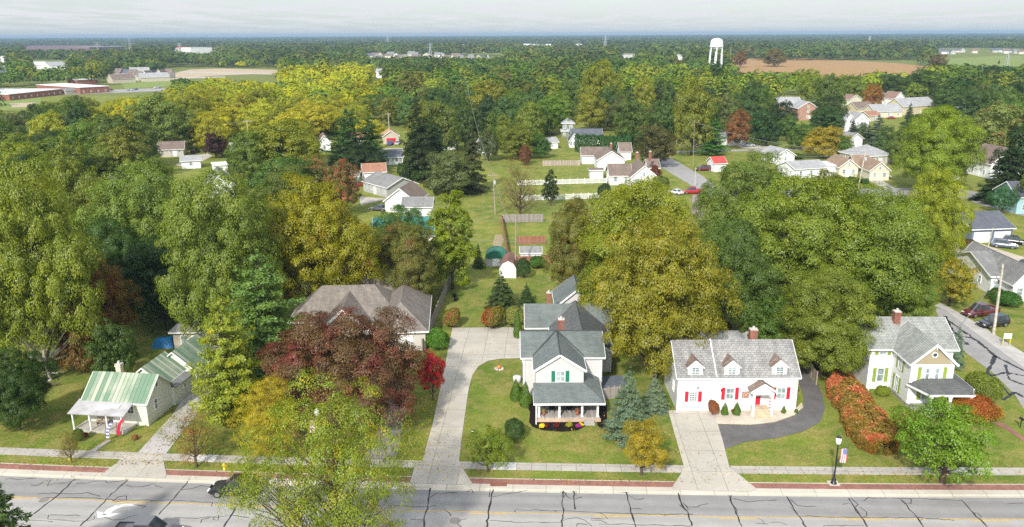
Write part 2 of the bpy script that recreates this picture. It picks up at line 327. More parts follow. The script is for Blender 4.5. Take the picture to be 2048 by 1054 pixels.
def spruce(seed,Ht,Wd,leaves,ls,droop=.25,base=.03,power=.85,dens=1.0,puff=.0,rag=.16):
    r=np.random.default_rng(seed); C=[];Nn=[];V=[];T=[]; z=Ht*base; sk=[([(0,0,-.1),(0,0,Ht*.5),(0,0,Ht*.99)],[Ht*.02+.04,Ht*.012,.02])]
    lev=max(9,int(Ht*1.25*dens)); tot=0; br=[]
    for i in range(lev):
        f=i/(lev-1); zz=Ht*(base+(1-base)*f*.985); Rr=Wd/2*(1-f)**power*r.uniform(.9,1.06)+.06*Wd/2
        nb=max(5,int(16-9*f))
        for j in range(nb):
            a=2*math.pi*(j/nb)+r.uniform(-.25,.25)+i*1.9; br.append((zz+r.normal()*(.1+rag*.8),Rr*r.uniform(.94-rag,.94+rag),a))
    wsum=sum(b[1] for b in br)
    for zz,Rr,a in br:
        n=max(5,int(leaves*Rr/wsum)); t=r.uniform(.12,1,n)**.7; ww=(.30*Rr+.1)*(1.08-t*.75)
        off=r.uniform(-1,1,n)*ww; dx,dy=math.cos(a),math.sin(a)
        zc=zz-droop*Rr*t**1.4+puff*Rr*t+np.abs(r.normal(size=n))*.09*Wd*.3-np.abs(off)*.25
        c=np.stack([dx*Rr*t-dy*off,dy*Rr*t+dx*off,zc],1)
        nn=unit(np.stack([dx*np.full(n,.45),dy*np.full(n,.45),np.full(n,.85)],1)+r.normal(size=(n,3))*.4)
        td=np.stack([np.full(n,dx)-dy*np.sign(off)*.8,np.full(n,dy)+dx*np.sign(off)*.8,np.full(n,-droop*.6)],1)+r.normal(size=(n,3))*.25
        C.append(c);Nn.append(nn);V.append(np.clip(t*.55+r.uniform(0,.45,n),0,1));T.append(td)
        if Rr>.8: sk.append(([(0,0,zz),(dx*Rr*.9,dy*Rr*.9,zz-droop*Rr*.8+puff*Rr*.9)],[.05,.015]))
    C=np.concatenate(C);Nn=np.concatenate(Nn);V=np.concatenate(V);T=np.concatenate(T)
    return quads(C,Nn,ls*r.uniform(.6,1.3,len(C)),.42,T),V,sk
def bushy(seed,Ht,Wd,leaves,ls,lumps=15,cone=False):
    r=np.random.default_rng(seed); n=leaves; d=unit(r.normal(size=(n,3))); d[:,2]=np.where(d[:,2]<-.35,-d[:,2],d[:,2])
    sc=unit(r.normal(size=(lumps,3))+[0,0,.2]); w=np.max(d@sc.T,1)
    if cone:
        t=1-np.sqrt(r.uniform(0,1,n))*.98; a=r.uniform(0,2*math.pi,n); pr=np.where(t<.2,.75+t*1.25,(1-(t-.2)/.8)**.72)*(.9+.13*np.sin(a*3+t*9))
        rr=pr*Wd/2*r.uniform(.78,1.03,n); c=np.stack([np.cos(a)*rr,np.sin(a)*rr,t*Ht],1); nn=unit(np.stack([np.cos(a),np.sin(a),np.full(n,.4)],1)+r.normal(size=(n,3))*.35)
        td=np.tile([0,0,1.],(n,1))+r.normal(size=(n,3))*.35; sk=[([(0,0,-.05),(0,0,Ht*.9)],[.07,.02])]
        return quads(c,nn,ls*r.uniform(.6,1.3,n),.5,td),r.uniform(0,1,n),sk
    rr=(.62+.44*w**3)*r.uniform(.8,1.04,n); c=d*rr[:,None]*[Wd/2,Wd/2,Ht*.56]+[0,0,Ht*.44]; c[:,2]=np.maximum(c[:,2],.03)
    nn=unit(d*.8+[0,0,.4]+r.normal(size=(n,3))*.5)
    sk=[([(0,0,-.05),(.1*Wd*math.cos(a),.1*Wd*math.sin(a),Ht*.3),(.28*Wd*math.cos(a),.28*Wd*math.sin(a),Ht*.7)],[.05,.04,.01]) for a in (0,1.3,2.6,3.9,5.2)]
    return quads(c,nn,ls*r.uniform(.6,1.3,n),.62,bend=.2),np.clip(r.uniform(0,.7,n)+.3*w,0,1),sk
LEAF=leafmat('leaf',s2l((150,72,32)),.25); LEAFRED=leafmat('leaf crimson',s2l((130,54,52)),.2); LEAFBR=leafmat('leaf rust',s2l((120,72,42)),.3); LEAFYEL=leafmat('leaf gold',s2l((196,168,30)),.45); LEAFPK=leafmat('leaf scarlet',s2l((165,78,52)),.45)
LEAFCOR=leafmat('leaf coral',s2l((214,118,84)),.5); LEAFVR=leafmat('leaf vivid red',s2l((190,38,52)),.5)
BARK=barkmat('bark',(.10,.075,.055)); PALE=barkmat('pale bark',(.42,.39,.32))
PROTO={}
def addproto(k,fn,size):
    v,lv,sk=fn; size=(float(np.percentile(v[:,2],99.7)),2*float(np.percentile(np.hypot(v[:,0],v[:,1]),96)))
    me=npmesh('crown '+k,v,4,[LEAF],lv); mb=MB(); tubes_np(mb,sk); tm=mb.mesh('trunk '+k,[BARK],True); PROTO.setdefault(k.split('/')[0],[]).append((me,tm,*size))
for i in range(4): addproto('big/%d'%i,decid(11+i*3,17,16,100,115000,.125,base=.16,lobe=.25,fill=.25),(17,16))
for i in range(4): addproto('mid/%d'%i,decid(31+i*3,15,13,55,22000,.215,base=.14,lobe=.3,fill=.25),(15,13))
for i in range(4): addproto('far/%d'%i,decid(51+i*3,15,13,34,6000,.38,base=.1,lobe=.36,limbs=False),(15,13))
for i in range(2): addproto('tall/%d'%i,decid(71+i,18,9.5,70,40000,.15,base=.1,shape=.8,lobe=.27),(18,9.5))
for i in range(2): addproto('airy/%d'%i,decid(81+i,16,15,120,88000,.085,base=.06,lobe=.22,airy=.8,flat=.55,fill=.35),(16,15))
for i in range(2): addproto('small/%d'%i,decid(91+i,6,5,36,20000,.07,base=.24,lobe=.32),(6,5))
addproto('sparse/0',decid(97,7,5.5,24,8500,.08,base=.28,lobe=.4,airy=1),(7,5.5))
for i in range(2): addproto('spruce/%d'%i,spruce(101+i,10,5.6,24000,.12,droop=.28,power=.8),(10,5.6))
for i in range(2): addproto('bluespruce/%d'%i,spruce(111+i,8,5,24000,.085,droop=.12,power=.8,dens=1.5),(8,5))
for i in range(2): addproto('pine/%d'%i,spruce(121+i,17,11,30000,.2,droop=-.02,base=.08,power=.48,dens=.8,puff=.12,rag=.45),(17,11))
for i in range(2): addproto('farspruce/%d'%i,spruce(131+i,17,8,6000,.36,droop=.2,power=.75,dens=.6),(17,8))
addproto('arbor/0',bushy(141,3,1.2,4500,.06,cone=True),(3,1.2))
for i in range(2): addproto('shrub/%d'%i,bushy(151+i,2,2.4,8000,.055),(2,2.4))
addproto('bare/0',decid(161,12,10,44,12000,.1,base=.15,lobe=.34,airy=1,flat=.8),(12,10))
TREEXY=[]
def place_tree(kind,x,y,Ht,Wd,col,label,cat='tree',group=None,aut=0,mat=None,name=None,pale=False,var=None,rz=None):
    pr=PROTO[kind]; me,tm,h0,w0=pr[random.randrange(len(pr)) if var is None else var%len(pr)]
    nm=name or {'spruce':'spruce_tree','bluespruce':'spruce_tree','farspruce':'spruce_tree','pine':'pine_tree','arbor':'arborvitae','shrub':'shrub'}.get(kind,'leafy_tree')
    r=empty(nm,(x,y,0),random.uniform(0,6.28) if rz is None else rz,label,cat,group); r.scale=(Wd/w0,Wd/w0,Ht/h0)
    c=link('crown',me,r); k=LK; c.color=(col[0]*k*1.02,col[1]*k*.96,col[2]*k*.85,aut)
    if mat: c.material_slots[0].link='OBJECT'; c.material_slots[0].material=mat
    t=link('trunk',tm,r)
    if pale: t.material_slots[0].link='OBJECT'; t.material_slots[0].material=PALE
    TREEXY.append((x,y,Wd)); return r
LK=.78
def tree(kind,cx,ytop,ybase,wpx,rgb,label,**k):
    """cx, ytop, ybase, wpx in photo pixels: stood on the ground at its foot, real height and spread"""
    g=P(cx,ybase); d=depth(g); Wd=wpx*d/F
    Ht=PY(cx,ytop,g.y+Wd*.12).z*1.01
    return place_tree(kind,g.x,g.y,max(Ht,.5),Wd,s2l(rgb),label,**k)
# ------------------------------------------------ building helpers (house-local frame: x right, y away from the road, z up)
FACE={'f':(X,-Yv),'b':(-X,Yv),'l':(-Yv,-X),'r':(Yv,X)}
WHT=plain('white trim',(.80,.80,.78),.5,0,.04); GLS=glass(); GLD=glass('dark glass',(.035,.045,.05))
def slab(mb,a,b,c,d,t=.14,mi=0):   # sloping roof slab: a,b low edge, c,d high edge (ccw from above), thickness down
    n=(Vector(b)-Vector(a)).cross(Vector(d)-Vector(a)).normalized()*t
    mb.hull8([Vector(p)-n for p in (a,b,c,d)],[a,b,c,d],mi)
def gable(wb,rb,tb,x0,y0,w,d,e,r,ax='x',ov=.35,z0=0,rake=.25,t=.14,base=-.2):
    """walls to wb, roof slabs to rb, boards under the roof edge to tb"""
    if ax=='x':
        m=y0+d/2; k=(r-e)/(d/2); lo=e-k*ov
        P_=lambda u,v,z:(u,v,z); L0,L1,S0,S1=x0,x0+w,y0,y0+d
    else:
        m=x0+w/2; k=(r-e)/(w/2); lo=e-k*ov
        P_=lambda u,v,z:(v,u,z); L0,L1,S0,S1=y0,y0+d,x0,x0+w
    a=[P_(L0,S0,z0+base),P_(L0,S1,z0+base),P_(L0,S1,e-.03),P_(L0,m,r-.03),P_(L0,S0,e-.03)]
    b=[P_(L1,S0,z0+base),P_(L1,S1,z0+base),P_(L1,S1,e-.03),P_(L1,m,r-.03),P_(L1,S0,e-.03)]
    if ax=='x': wb.poly([a[0],a[4],a[3],a[2],a[1]]); wb.poly(b); wb.poly([a[0],b[0],b[4],a[4]]); wb.poly([b[1],a[1],a[2],b[2]])
    else: wb.poly(a); wb.poly([b[0],b[4],b[3],b[2],b[1]]); wb.poly([b[0],a[0],a[4],b[4]]); wb.poly([a[1],b[1],b[2],a[2]])
    o=ov
    s1=[P_(L0-o,S0-ov,lo+t),P_(L1+o,S0-ov,lo+t),P_(L1+o,m,r+t),P_(L0-o,m,r+t)]
    s2=[P_(L1+o,S1+ov,lo+t),P_(L0-o,S1+ov,lo+t),P_(L0-o,m+.002,r+t),P_(L1+o,m+.002,r+t)]
    if ax=='y': s1=[s1[1],s1[0],s1[3],s1[2]]; s2=[s2[1],s2[0],s2[3],s2[2]]
    slab(rb,*s1,t=t); slab(rb,*s2,t=t)
    if tb is not None and rake:
        for Le in (L0-o-.03,L1+o+.03):
            for sg,Se in ((-1,S0-ov),(1,S1+ov)):
                p=Vector(P_(Le,Se,lo+t*.4)); q=Vector(P_(Le,m,r+t*.4)); c=(p+q)/2-Vector((0,0,rake*.3)); dr=(q-p); ln=dr.length; dr.normalize()
                nn=Vector(P_(1,0,0)); tb.obox(c,dr,nn.cross(dr),nn,ln,rake,.05)
        for Se,sg in ((S0-ov-.03,-1),(S1+ov+.03,1)):
            c=Vector(P_((L0+L1)/2,Se,lo+t-.1)); tb.obox(c,Vector(P_(1,0,0)),Z,Vector(P_(0,1,0)),L1-L0+2*o,.18,.06)
def hip(wb,rb,tb,x0,y0,w,d,e,r,ov=.4,t=.0,base=-.2,ins=None):
    wb.hull8([(x0,y0,base),(x0+w,y0,base),(x0+w,y0+d,base),(x0,y0+d,base)],[(x0,y0,e),(x0+w,y0,e),(x0+w,y0+d,e),(x0,y0+d,e)])
    a,b,c,f=x0-ov,y0-ov,x0+w+ov,y0+d+ov; m=min(c-a,f-b)/2
    if ins: m=ins
    if c-a>=f-b: r1,r2=(a+m,(b+f)/2,r),(c-m,(b+f)/2,r)
    else: r1,r2=((a+c)/2,b+m,r),((a+c)/2,f-m,r)
    A,B,C,D=(a,b,e),(c,b,e),(c,f,e),(a,f,e)
    if c-a>=f-b: rb.poly([A,B,r2,r1]); rb.poly([B,C,r2]); rb.poly([C,D,r1,r2]); rb.poly([D,A,r1])
    else: rb.poly([A,B,r1]); rb.poly([B,C,r2,r1]); rb.poly([C,D,r2]); rb.poly([D,A,r1,r2])
    rb.poly([(a,b,e-.004),(a,f,e-.004),(c,f,e-.004),(c,b,e-.004)])
    if tb is not None:
        for p,q in ((A,B),(B,C),(C,D),(D,A)):
            p,q=Vector(p),Vector(q); dr=(q-p).normalized(); tb.obox((p+q)/2-Vector((0,0,.1))+dr.cross(Z)*.03,dr,Z,dr.cross(Z),(q-p).length,.2,.05)
def window(root,x,y,z,w=.9,h=1.3,face='f',sh=None,grid=(2,2),deep=True,fr=None,gl=None,lab=None):
    """x,y,z: middle of the pane on the wall face"""
    r,n=FACE[face]; c=Vector((x,y,z)); fb=MB(); pb=MB(); q=.09
    for s in (-1,1):
        fb.obox(c+r*s*(w/2+q/2-.02)+n*.03,r,Z,n,q,h+2*q-.04,.1); fb.obox(c+Z*s*(h/2+q/2-.02)+n*.032,r,Z,n,w-.001,q,.1)
    for i in range(1,grid[0]): fb.obox(c+r*(w*(i/grid[0]-.5))+n*.035,r,Z,n,.035,h,.05)
    for i in range(1,grid[1]): fb.obox(c+Z*(h*(i/grid[1]-.5))+n*.037,r,Z,n,w,.05 if i==grid[1]//2 else .03,.05)
    pb.obox(c+n*.012,r,Z,n,w,h,.03)
    if deep:
        f=fb.build('window',fr or WHT,root); pb.build('pane',gl or GLS,f)
    else:
        i=len(fb.v); fb.v+=pb.v; fb.f+=[tuple(a+i for a in g) for g in pb.f]; fb.m+=[1]*len(pb.f); f=fb.build('window',[fr or WHT,gl or GLS],root)
    if sh:
        for s in (-1,1):
            m=MB(); sc=c+r*s*(w/2+.34)+n*.04; m.obox(sc,r,Z,n,.4,h+.14,.05)
            for k in range(7): m.obox(sc+n*.035+Z*((k-3)*h/7.4),r,Z,n,.3,.07,.02)
            m.build('shutter',sh,root)
    return f
def door(root,x,y,z,w=.95,h=2.05,face='f',mat=None,glassy=False,name='door'):
    r,n=FACE[face]; c=Vector((x,y,z+h/2)); m=MB(); m.obox(c+n*.03,r,Z,n,w,h,.07)
    for i in (-1,1):
        for j in (-1,1): m.obox(c+r*i*w*.22+Z*j*h*.23+n*.07,r,Z,n,w*.3,h*.34,.02)
    d=m.build(name,mat or WHT,root)
    k=MB(); k.obox(c+r*w*.4+n*.1,r,Z,n,.06,.12,.06); k.build('handle',MATS.get('dark metal') or plain('dark metal',(.04,.04,.045),.4,.6),d)
    if glassy: g=MB(); g.obox(c+Z*h*.2+n*.085,r,Z,n,w*.6,h*.4,.02); g.build('pane',GLS,d)
    t=MB()
    for s in (-1,1): t.obox(c+r*s*(w/2+.07)+n*.03,r,Z,n,.12,h+.12,.09)
    t.obox(c+Z*(h/2+.08)+n*.032,r,Z,n,w+.26,.12,.09); t.build('door_frame',WHT,d); return d
def garage_door(root,x,y,w=2.6,h=2.2,face='f',mat=None,z=0):
    r,n=FACE[face]; m=MB()
    for k in range(4): m.obox(Vector((x,y,z+h*(k+.5)/4))+n*.03,r,Z,n,w,h/4-.03,.06)
    return m.build('garage_door',mat or WHT,root)
def chimney(root,x,y,z0,z1,w=.7,d=.7,cap=True,mat=None):
    m=MB(); m.box(x-w/2,y-d/2,z0,x+w/2,y+d/2,z1); m.box(x-w/2-.06,y-d/2-.06,z1-.22,x+w/2+.06,y+d/2+.06,z1-.06)
    c=m.build('chimney',mat or brick(),root)
    if cap: k=MB(); k.box(x-w/2-.04,y-d/2-.04,z1+.001,x+w/2+.04,y+d/2+.04,z1+.09); k.lathe([(.14,0),(.13,.3)],(x,y,z1+.09),10); k.build('cap',plain('concrete cap',(.5,.47,.42),.8),c)
    return c
class House:
    def __init__(s,name,loc,rz,label,cat='house',group=None):
        s.r=empty(name,(loc[0],loc[1],0),rz,label,cat,group); s.ws={0:MB()}; s.w=s.ws[0]; s.t=MB(); s.rf={}
    def roof(s,k): return s.rf.setdefault(k,MB())
    def g(s,*a,k=0,trim=True,**kw): gable(s.ws.setdefault(k,MB()),s.roof(k),s.t if trim else None,*a,**kw)
    def h(s,*a,k=0,trim=True,**kw): hip(s.ws.setdefault(k,MB()),s.roof(k),s.t if trim else None,*a,**kw)
    def done(s,wm,rm,trim=WHT,walln='wall'):
        for mb in s.ws.values():
            if mb.v: mb.build(walln,wm,s.r)
        if s.t.v: s.t.build('trim',trim,s.r)
        for k,mb in s.rf.items(): mb.build('roof',rm[k] if isinstance(rm,(list,tuple)) else rm,s.r)
        return s.r
def ridgecap(root,pts,mat): m=MB(); [m.tube([a,b],.07,5) for a,b in pts]; return m.build('ridge_cap',mat,root)
# ---- 1. pale two-storey house in the middle, teal-grey roofs
TEAL=shingle('teal grey shingles',(.135,.158,.15),(.175,.198,.19),.2,.5,.12,.012); TEALD=plain('dark ridge',(.05,.065,.065),.8)
DGR=shingle('charcoal shingles',(.10,.105,.10),(.135,.14,.135),.2,.5,.14,.012)
SIDG=siding('pale grey siding',(.62,.61,.59)); GRN=plain('green shutter paint',(.01,.17,.09),.5)
o=P(1078,842); Hs=House('house',o,R(0),'pale grey two-storey house with teal-grey roofs and a front porch with rocking chairs')
rt=Hs.r
Hs.g(-1.7,6.4,9.45,7.2,5.15,6.9,ov=.3)                         # cross wing
m=MB()
Hs.g(-.3,2.75,5.5,7,5.15,6.95,ax='y',ov=.3)                   # front bay under its own gable
# porch roof: front slope and its return along the right side
pr=MB(); E0=2.45; T0=3.45
slab(pr,(-.6,-.55,E0),(7.35,-.55,E0),(5.2,2.75,T0),(-.6,2.75,T0)); slab(pr,(7.35,-.55,E0+.003),(7.35,6.4,E0+.003),(5.2,6.4,T0),(5.2,2.75,T0))
pr.build('porch_roof',TEAL,rt)
m=MB(); m.box(-.6,-.6,E0-.24,7.35,-.552,E0-.02); m.box(7.352,-.6,E0-.24,7.4,6.4,E0-.02); m.box(-.65,-.6,E0-.24,-.602,2.7,E0-.02); m.box(-.1,-.2,E0-.42,6.75,-.02,E0-.18); m.build('porch_beam',WHT,rt)
m=MB(); m.box(-.15,-.1,.1,6.85,2.74,.5); m.box(5.21,2.74,.1,6.85,6.39,.5); m.build('porch_floor',fencemat('grey deck boards',(.33,.31,.28),.14),rt)
m=MB(); m.box(-.25,-.32,-.1,6.95,-.1,.36); m.box(-.25,-.1,-.1,-.15,2.74,.36); m.build('porch_base',plain('tan porch stone',(.5,.36,.25),.8,0,.2),rt)
for x in (0,2.3,4.85,6.6):
    m=MB(); m.box(x-.11,-.06,.5,x+.11,.16,2.2); m.box(x-.15,-.1,.5,x+.15,.2,.62); m.build('porch_post',WHT,rt)
m=MB(); m.box(5.0,-1.15,-.1,6.2,-.32,.2); m.box(5.05,-.75,.2,6.15,-.32,.34); m.build('step',plain('grey stone step',(.36,.33,.3),.9),rt)
window(rt,2.52,2.75,4.25,.95,1.2,'f',GRN)
window(rt,1.1,2.75,1.55,.9,1.35,'f',GRN); window(rt,3.7,2.75,1.55,.9,1.35,'f',GRN)
door(rt,5.2,4.6,.5,.95,2.05,'r'); window(rt,-1.7,9.5,3.9,.8,1.2,'l'); window(rt,7.75,9.8,3.9,.8,1.2,'r')
chimney(rt,3.05,10.7,5.8,8.3,.72,.72)
ridgecap(rt,[((-2.0,10,7.07),(8.05,10,7.07)),((2.45,2.5,7.12),(2.45,9.9,7.12)),((-.55,2.6+3.75,5.3),(2.4,10,7.15)),((5.5,2.6+3.75,5.3),(2.5,10,7.15))],TEALD)
# rear blocks
Hs.g(-.9,22.6,11.5,6.6,2.9,5.0,ov=.35,k=3); Hs.g(2.4,13.5,7.4,13,2.95,5.2,ax='y',k=1,ov=.3); Hs.g(3.7,31,6,7,3.1,5.6,ax='y',ov=.35,k=2)
window(rt,3.3,22.6,1.7,.7,1.1,'f'); garage_door(rt,1.55,22.6,1.5,2.2); chimney(rt,2.3,27.2,3.5,6.3,.6,.6)
ridgecap(rt,[((6.1,13.4,5.37),(6.1,25,5.37))],TEALD)
Hs.done(SIDG,[TEAL,DGR,TEAL,TEAL])
def spout(root,x,y,z,mat=None): m=MB(); m.box(x-.05,y-.12,0,x+.05,y-.03,z); m.box(x-.05,y-.5,0,x+.05,y-.12,.08); m.build('downpipe',mat or WHT,root)
spout(rt,-1.55,6.4,5.0); spout(rt,7.6,6.4,5.0); spout(rt,-.35,-.4,2.2)
# ---- 2. white cape with three dormers
CAPE=shingle('weathered grey slate',(.25,.245,.235),(.34,.335,.32),.3,.5,.28,.022); SLD=shingle('rusty slate',(.24,.15,.12),(.36,.31,.26),.2,.35,.35)
SIDW=siding('white siding',(.82,.82,.81),.2,.05); RED=plain('red paint',(.56,.015,.035),.45,0,.06)
o=P(1353,821.5); Hs=House('house',o,R(.2),'white one-and-a-half storey house with three rusty-topped dormers and red shutters'); rt=Hs.r
Hs.g(0,0,13.8,7.7,4.2,7.15,ov=.22); m=MB(); k=(7.15-4.2)/3.85
a,b=Vector((4.35,-.2,4.2-k*.2+.24)),Vector((4.35,3.85,7.37)); m.obox((a+b)/2,(b-a).normalized(),X.cross((b-a).normalized()),X,(b-a).length,.06,.16); m.build('roof_joint',plain('pale flashing',(.6,.6,.58),.5),rt)
for i,x in enumerate((1.95,6.15,11.6)):
    d=MB(); y0=.16; w=1.7; e=5.35; r=6.15
    d.poly([(x-w/2,y0,4.2),(x+w/2,y0,4.2),(x+w/2,y0,e),(x,y0,r),(x-w/2,y0,e)])
    d.poly([(x+w/2,y0,4.2),(x+w/2,2.2,4.2),(x+w/2,2.2,e),(x+w/2,y0,e)]); d.poly([(x-w/2,y0,4.2),(x-w/2,y0,e),(x-w/2,2.2,e),(x-w/2,2.2,4.2)])
    dr=d.build('dormer',SIDW,rt); q=MB(); L2=(r-4.2)/k
    for s in (-1,1):
        A=[(x+s*(w/2+.12),y0-.12,e-.1+.06),(x+s*(w/2+.12),2.2,e-.1+.06),(x,2.6,r+.06),(x,y0-.12,r+.06)]
        if s<0: A=[A[1],A[0],A[3],A[2]]
        slab(q,*A,t=.08)
    q.build('dormer_roof',SLD,dr); q=MB()
    for s in (-1,1):
        a,b=Vector((x+s*(w/2+.14),y0-.14,e-.08)),Vector((x,y0-.14,r+.02)); dd=(b-a).normalized(); q.obox((a+b)/2,dd,Yv.cross(dd),Yv,(b-a).length,.13,.04)
    q.build('trim',WHT,dr); fb=window(dr,x,y0,4.78,.85,1.15,'f',grid=(2,4))
window(rt,1.83,0,1.8,.85,1.15,'f',RED,(3,4)); window(rt,6.05,0,2.15,.9,1.35,'f',RED); window(rt,11.95,0,2.15,.95,1.35,'f',RED)
window(rt,0,2.7,5.2,.6,1.1,'l'); window(rt,0,2.2,2.2,.6,1.2,'l')
m=MB(); m.box(-.03,-.03,0,.14,-.001,4.0); m.box(-.1,-.25,-.1,.05,-.05,.3); m.build('corner_board',WHT,rt)
door(rt,9.15,0,.75,.9,2.05,'f',RED,True)
m=MB(); r,n=FACE['f']; m.obox((7.85,-.05,2.0),r,Z,n,.75,.75,.08,0); m.obox((7.85,-.1,2.0),r,Z,n,.6,.6,.03,1); m.build('wall_plaque',[plain('brown frame',(.13,.07,.04),.6),plain('cream board',(.5,.42,.3),.7)],rt)
m=MB(); m.tube([(7.85+.2*math.cos(a),-.13,2.0+.2*math.sin(a)) for a in np.linspace(0,6.28,17)],.055,6,cap=False); m.build('wreath',plain('red wreath',(.5,.06,.03),.7),rt)
for x in (5.0,2.3):
    m=MB(); m.obox((x,-.08,2.9 if x<4 else 2.6),X,Z,-Yv,.1,.25,.12); m.build('wall_lamp',MATS['dark metal'],rt)
# portico
q=MB(); xa,xb,xm=7.95,10.95,9.45
for s,xe in ((-1,xa),(1,xb)):
    A=[(xe,-1.55,2.95),(xe,0,2.95),(xm,0,3.95),(xm,-1.55,3.95)]
    if s<0: A=[A[1],A[0],A[3],A[2]]
    slab(q,*A,t=.1)
po=q.build('portico_roof',SLD,rt); q=MB(); q.poly([(xa+.35,-1.4,2.85),(xb-.35,-1.4,2.85),(xm,-1.4,3.78)]); q.box(xa+.3,-1.5,2.62,xb-.3,-1.3,2.84)
for xe in (xa,xb):
    a,b=Vector((xe,-1.6,2.93)),Vector((xm,-1.6,3.93)); dd=(b-a).normalized(); q.obox((a+b)/2,dd,Yv.cross(dd),Yv,(b-a).length,.2,.05)
q.build('trim',WHT,po)
for x in (xa+.45,xb-.45): m=MB(); m.box(x-.13,-1.52,-.1,x+.13,-1.28,2.64); m.box(x-.19,-1.58,-.1,x+.19,-1.22,.15); m.build('portico_post',WHT,rt)
for i in range(4): m=MB(); m.box(8.55,-1.25-.32*i,-.1,10.35,-.93-.32*i if i else -.02,.72-.19*i); m.build('step',plain('tan brick step',(.5,.4,.27),.9,0,.2),rt)
chimney(rt,9.65,4.6,6.4,8.25,.85,.7); spout(rt,13.6,0,4.0); spout(rt,4.2,0,4.0)
# low red-trimmed wing behind
Hs.ws.setdefault(5,MB()).box(1.8,11,0,13.2,17,3.1); q=MB(); q.box(1.5,10.8,3.1,13.5,17.3,3.3); q.build('roof',plain('pale flat roof',(.5,.5,.48),.8),rt)
for x0,x1 in ((4.1,5.0),(6.4,10.9)): q=MB(); q.box(x0,10.7,2.75,x1,10.78,3.42); q.build('trim',RED,rt)
Hs.done(SIDW,CAPE)
# ---- 3. white gabled house on the corner, lime shutters
VROOF=shingle('pale grey asphalt shingles',(.27,.285,.26),(.36,.37,.34),.24,.4,.22,.02); LIME=plain('lime shutter paint',(.24,.33,.05),.5)
WSID=siding('bright white siding',(.84,.84,.83),.22,.04)
o=P(1809,812); Hs=House('house',o,R(-1.5),'white two-storey house with lime shutters, crossing gables and tan gable end'); rt=Hs.r
Hs.g(.15,0,4.9,7,5.5,7.75,ax='y',ov=.3,k=0); Hs.g(-2.6,4.7,9.9,8,5.5,7.85,ov=.45,k=0)
m=MB(); m.hull8([(.45,-.04,5.3),(4.75,-.04,5.3),(4.75,-.002,5.3),(.45,-.002,5.3)],[(2.55,-.04,7.6),(2.65,-.04,7.6),(2.65,-.002,7.6),(2.55,-.002,7.6)]); m.build('gable_panel',siding('tan gable boards',(.40,.34,.22),.16),rt)
m=MB(); m.tube([(2.6+.3*math.cos(a),-.07,6.45+.3*math.sin(a)) for a in np.linspace(0,6.283,21)],.07,6,cap=False); w_=m.build('window',WHT,rt); m=MB(); m.obox((2.6,-.05,6.45),X,Z,-Yv,.4,.4,.03); m.build('pane',GLD,w_)
m=MB()
for s in (-1,1): m.tube([(2.6,-.33,7.6),(2.6+s*.55,-.33,7.14)],.06,5)
m.tube([(2.6,-.34,7.9),(2.6,-.34,7.15)],.05,5); m.build('gable_ornament',WHT,rt)
for x in (2.05,3.15): window(rt,x,0,4.15,.42,1.3,'f',grid=(1,2))
for x in (1.15,4.05): m=MB(); m.obox((x,-.05,4.15),X,Z,-Yv,.38,1.6,.06); m.build('shutter',LIME,rt)
window(rt,.15,2.6,4.4,.85,1.7,'l',LIME); window(rt,.15,2.9,1.6,.85,1.8,'l',LIME)
window(rt,-1.1,4.7,4.9,.8,.7,'f',LIME); window(rt,-1.1,4.7,1.9,.75,1.7,'f',LIME,grid=(1,2))
window(rt,-2.6,8.2,2.1,.85,1.7,'l',LIME); window(rt,-2.6,7.0,4.6,.7,1.2,'l',LIME)
Hs.g(-5.2,11.2,6,7.5,3.2,5.0,ov=.3,k=0); window(rt,-5.2,14,1.9,.8,1.2,'l',LIME)
chimney(rt,1.5,8.0,7.2,8.9,.75,.75)
spout(rt,-2.45,4.7,5.2); spout(rt,.35,0,5.2)
# hipped front porch
A,B,C_,D_=(1.1,-3.0,2.85),(6.0,-3.0,2.85),(6.9,-1.2,2.85),(6.9,5.5,2.85); q=MB(); T=3.55
q.poly([A,B,(5.1,.0,T),(1.6,0,T)]); q.poly([B,C_,(5.1,0,T)]); q.poly([C_,D_,(5.06,5.5,T),(5.1,0,T)]); q.poly([(-.1,0,2.85),A,(1.6,0,T)])
q.poly([A,(-.1,0,2.849),(5.06,5.5,2.849),D_,C_,B])
q.build('porch_roof',DGR,rt); q=MB()
for a,b in ((A,B),(B,C_),(C_,D_),(A,(-.1,0,2.85))):
    a,b=Vector(a),Vector(b); dd=(b-a).normalized(); q.obox((a+b)/2-Z*.12,dd,Z,dd.cross(Z),(b-a).length+.04,.24,.06)
q.build('porch_beam',WHT,rt)
q=MB(); q.hull8([(1.3,-2.7,-.1),(5.8,-2.7,-.1),(6.6,-1,-.1),(6.6,5,-.1),(.1,5,-.1),(.1,0,-.1)],[(1.3,-2.7,.4),(5.8,-2.7,.4),(6.6,-1,.4),(6.6,5,.4),(.1,5,.4),(.1,-.02,.4)]); q.build('porch_floor',MATS['grey deck boards'],rt)
for x,y in ((1.45,-2.75),(3.6,-2.75),(5.85,-2.75),(6.6,-1.1)):
    m=MB(); m.box(x-.13,y-.13,.4,x+.13,y+.13,2.75); m.box(x-.18,y-.18,.4,x+.18,y+.18,.7)
    for s in (-1,1): m.obox((x+s*.32,y,2.5),Vector((s*.7,0,.7)),Yv,Vector((s*.7,0,-.7)),.55,.08,.08)
    m.build('porch_post',WHT,rt)
window(rt,2.3,0,1.6,1.1,1.4,'f',LIME); door(rt,4.0,0,.4,.95,2.05,'f',WHT,True)
Hs.done(WSID,VROOF)
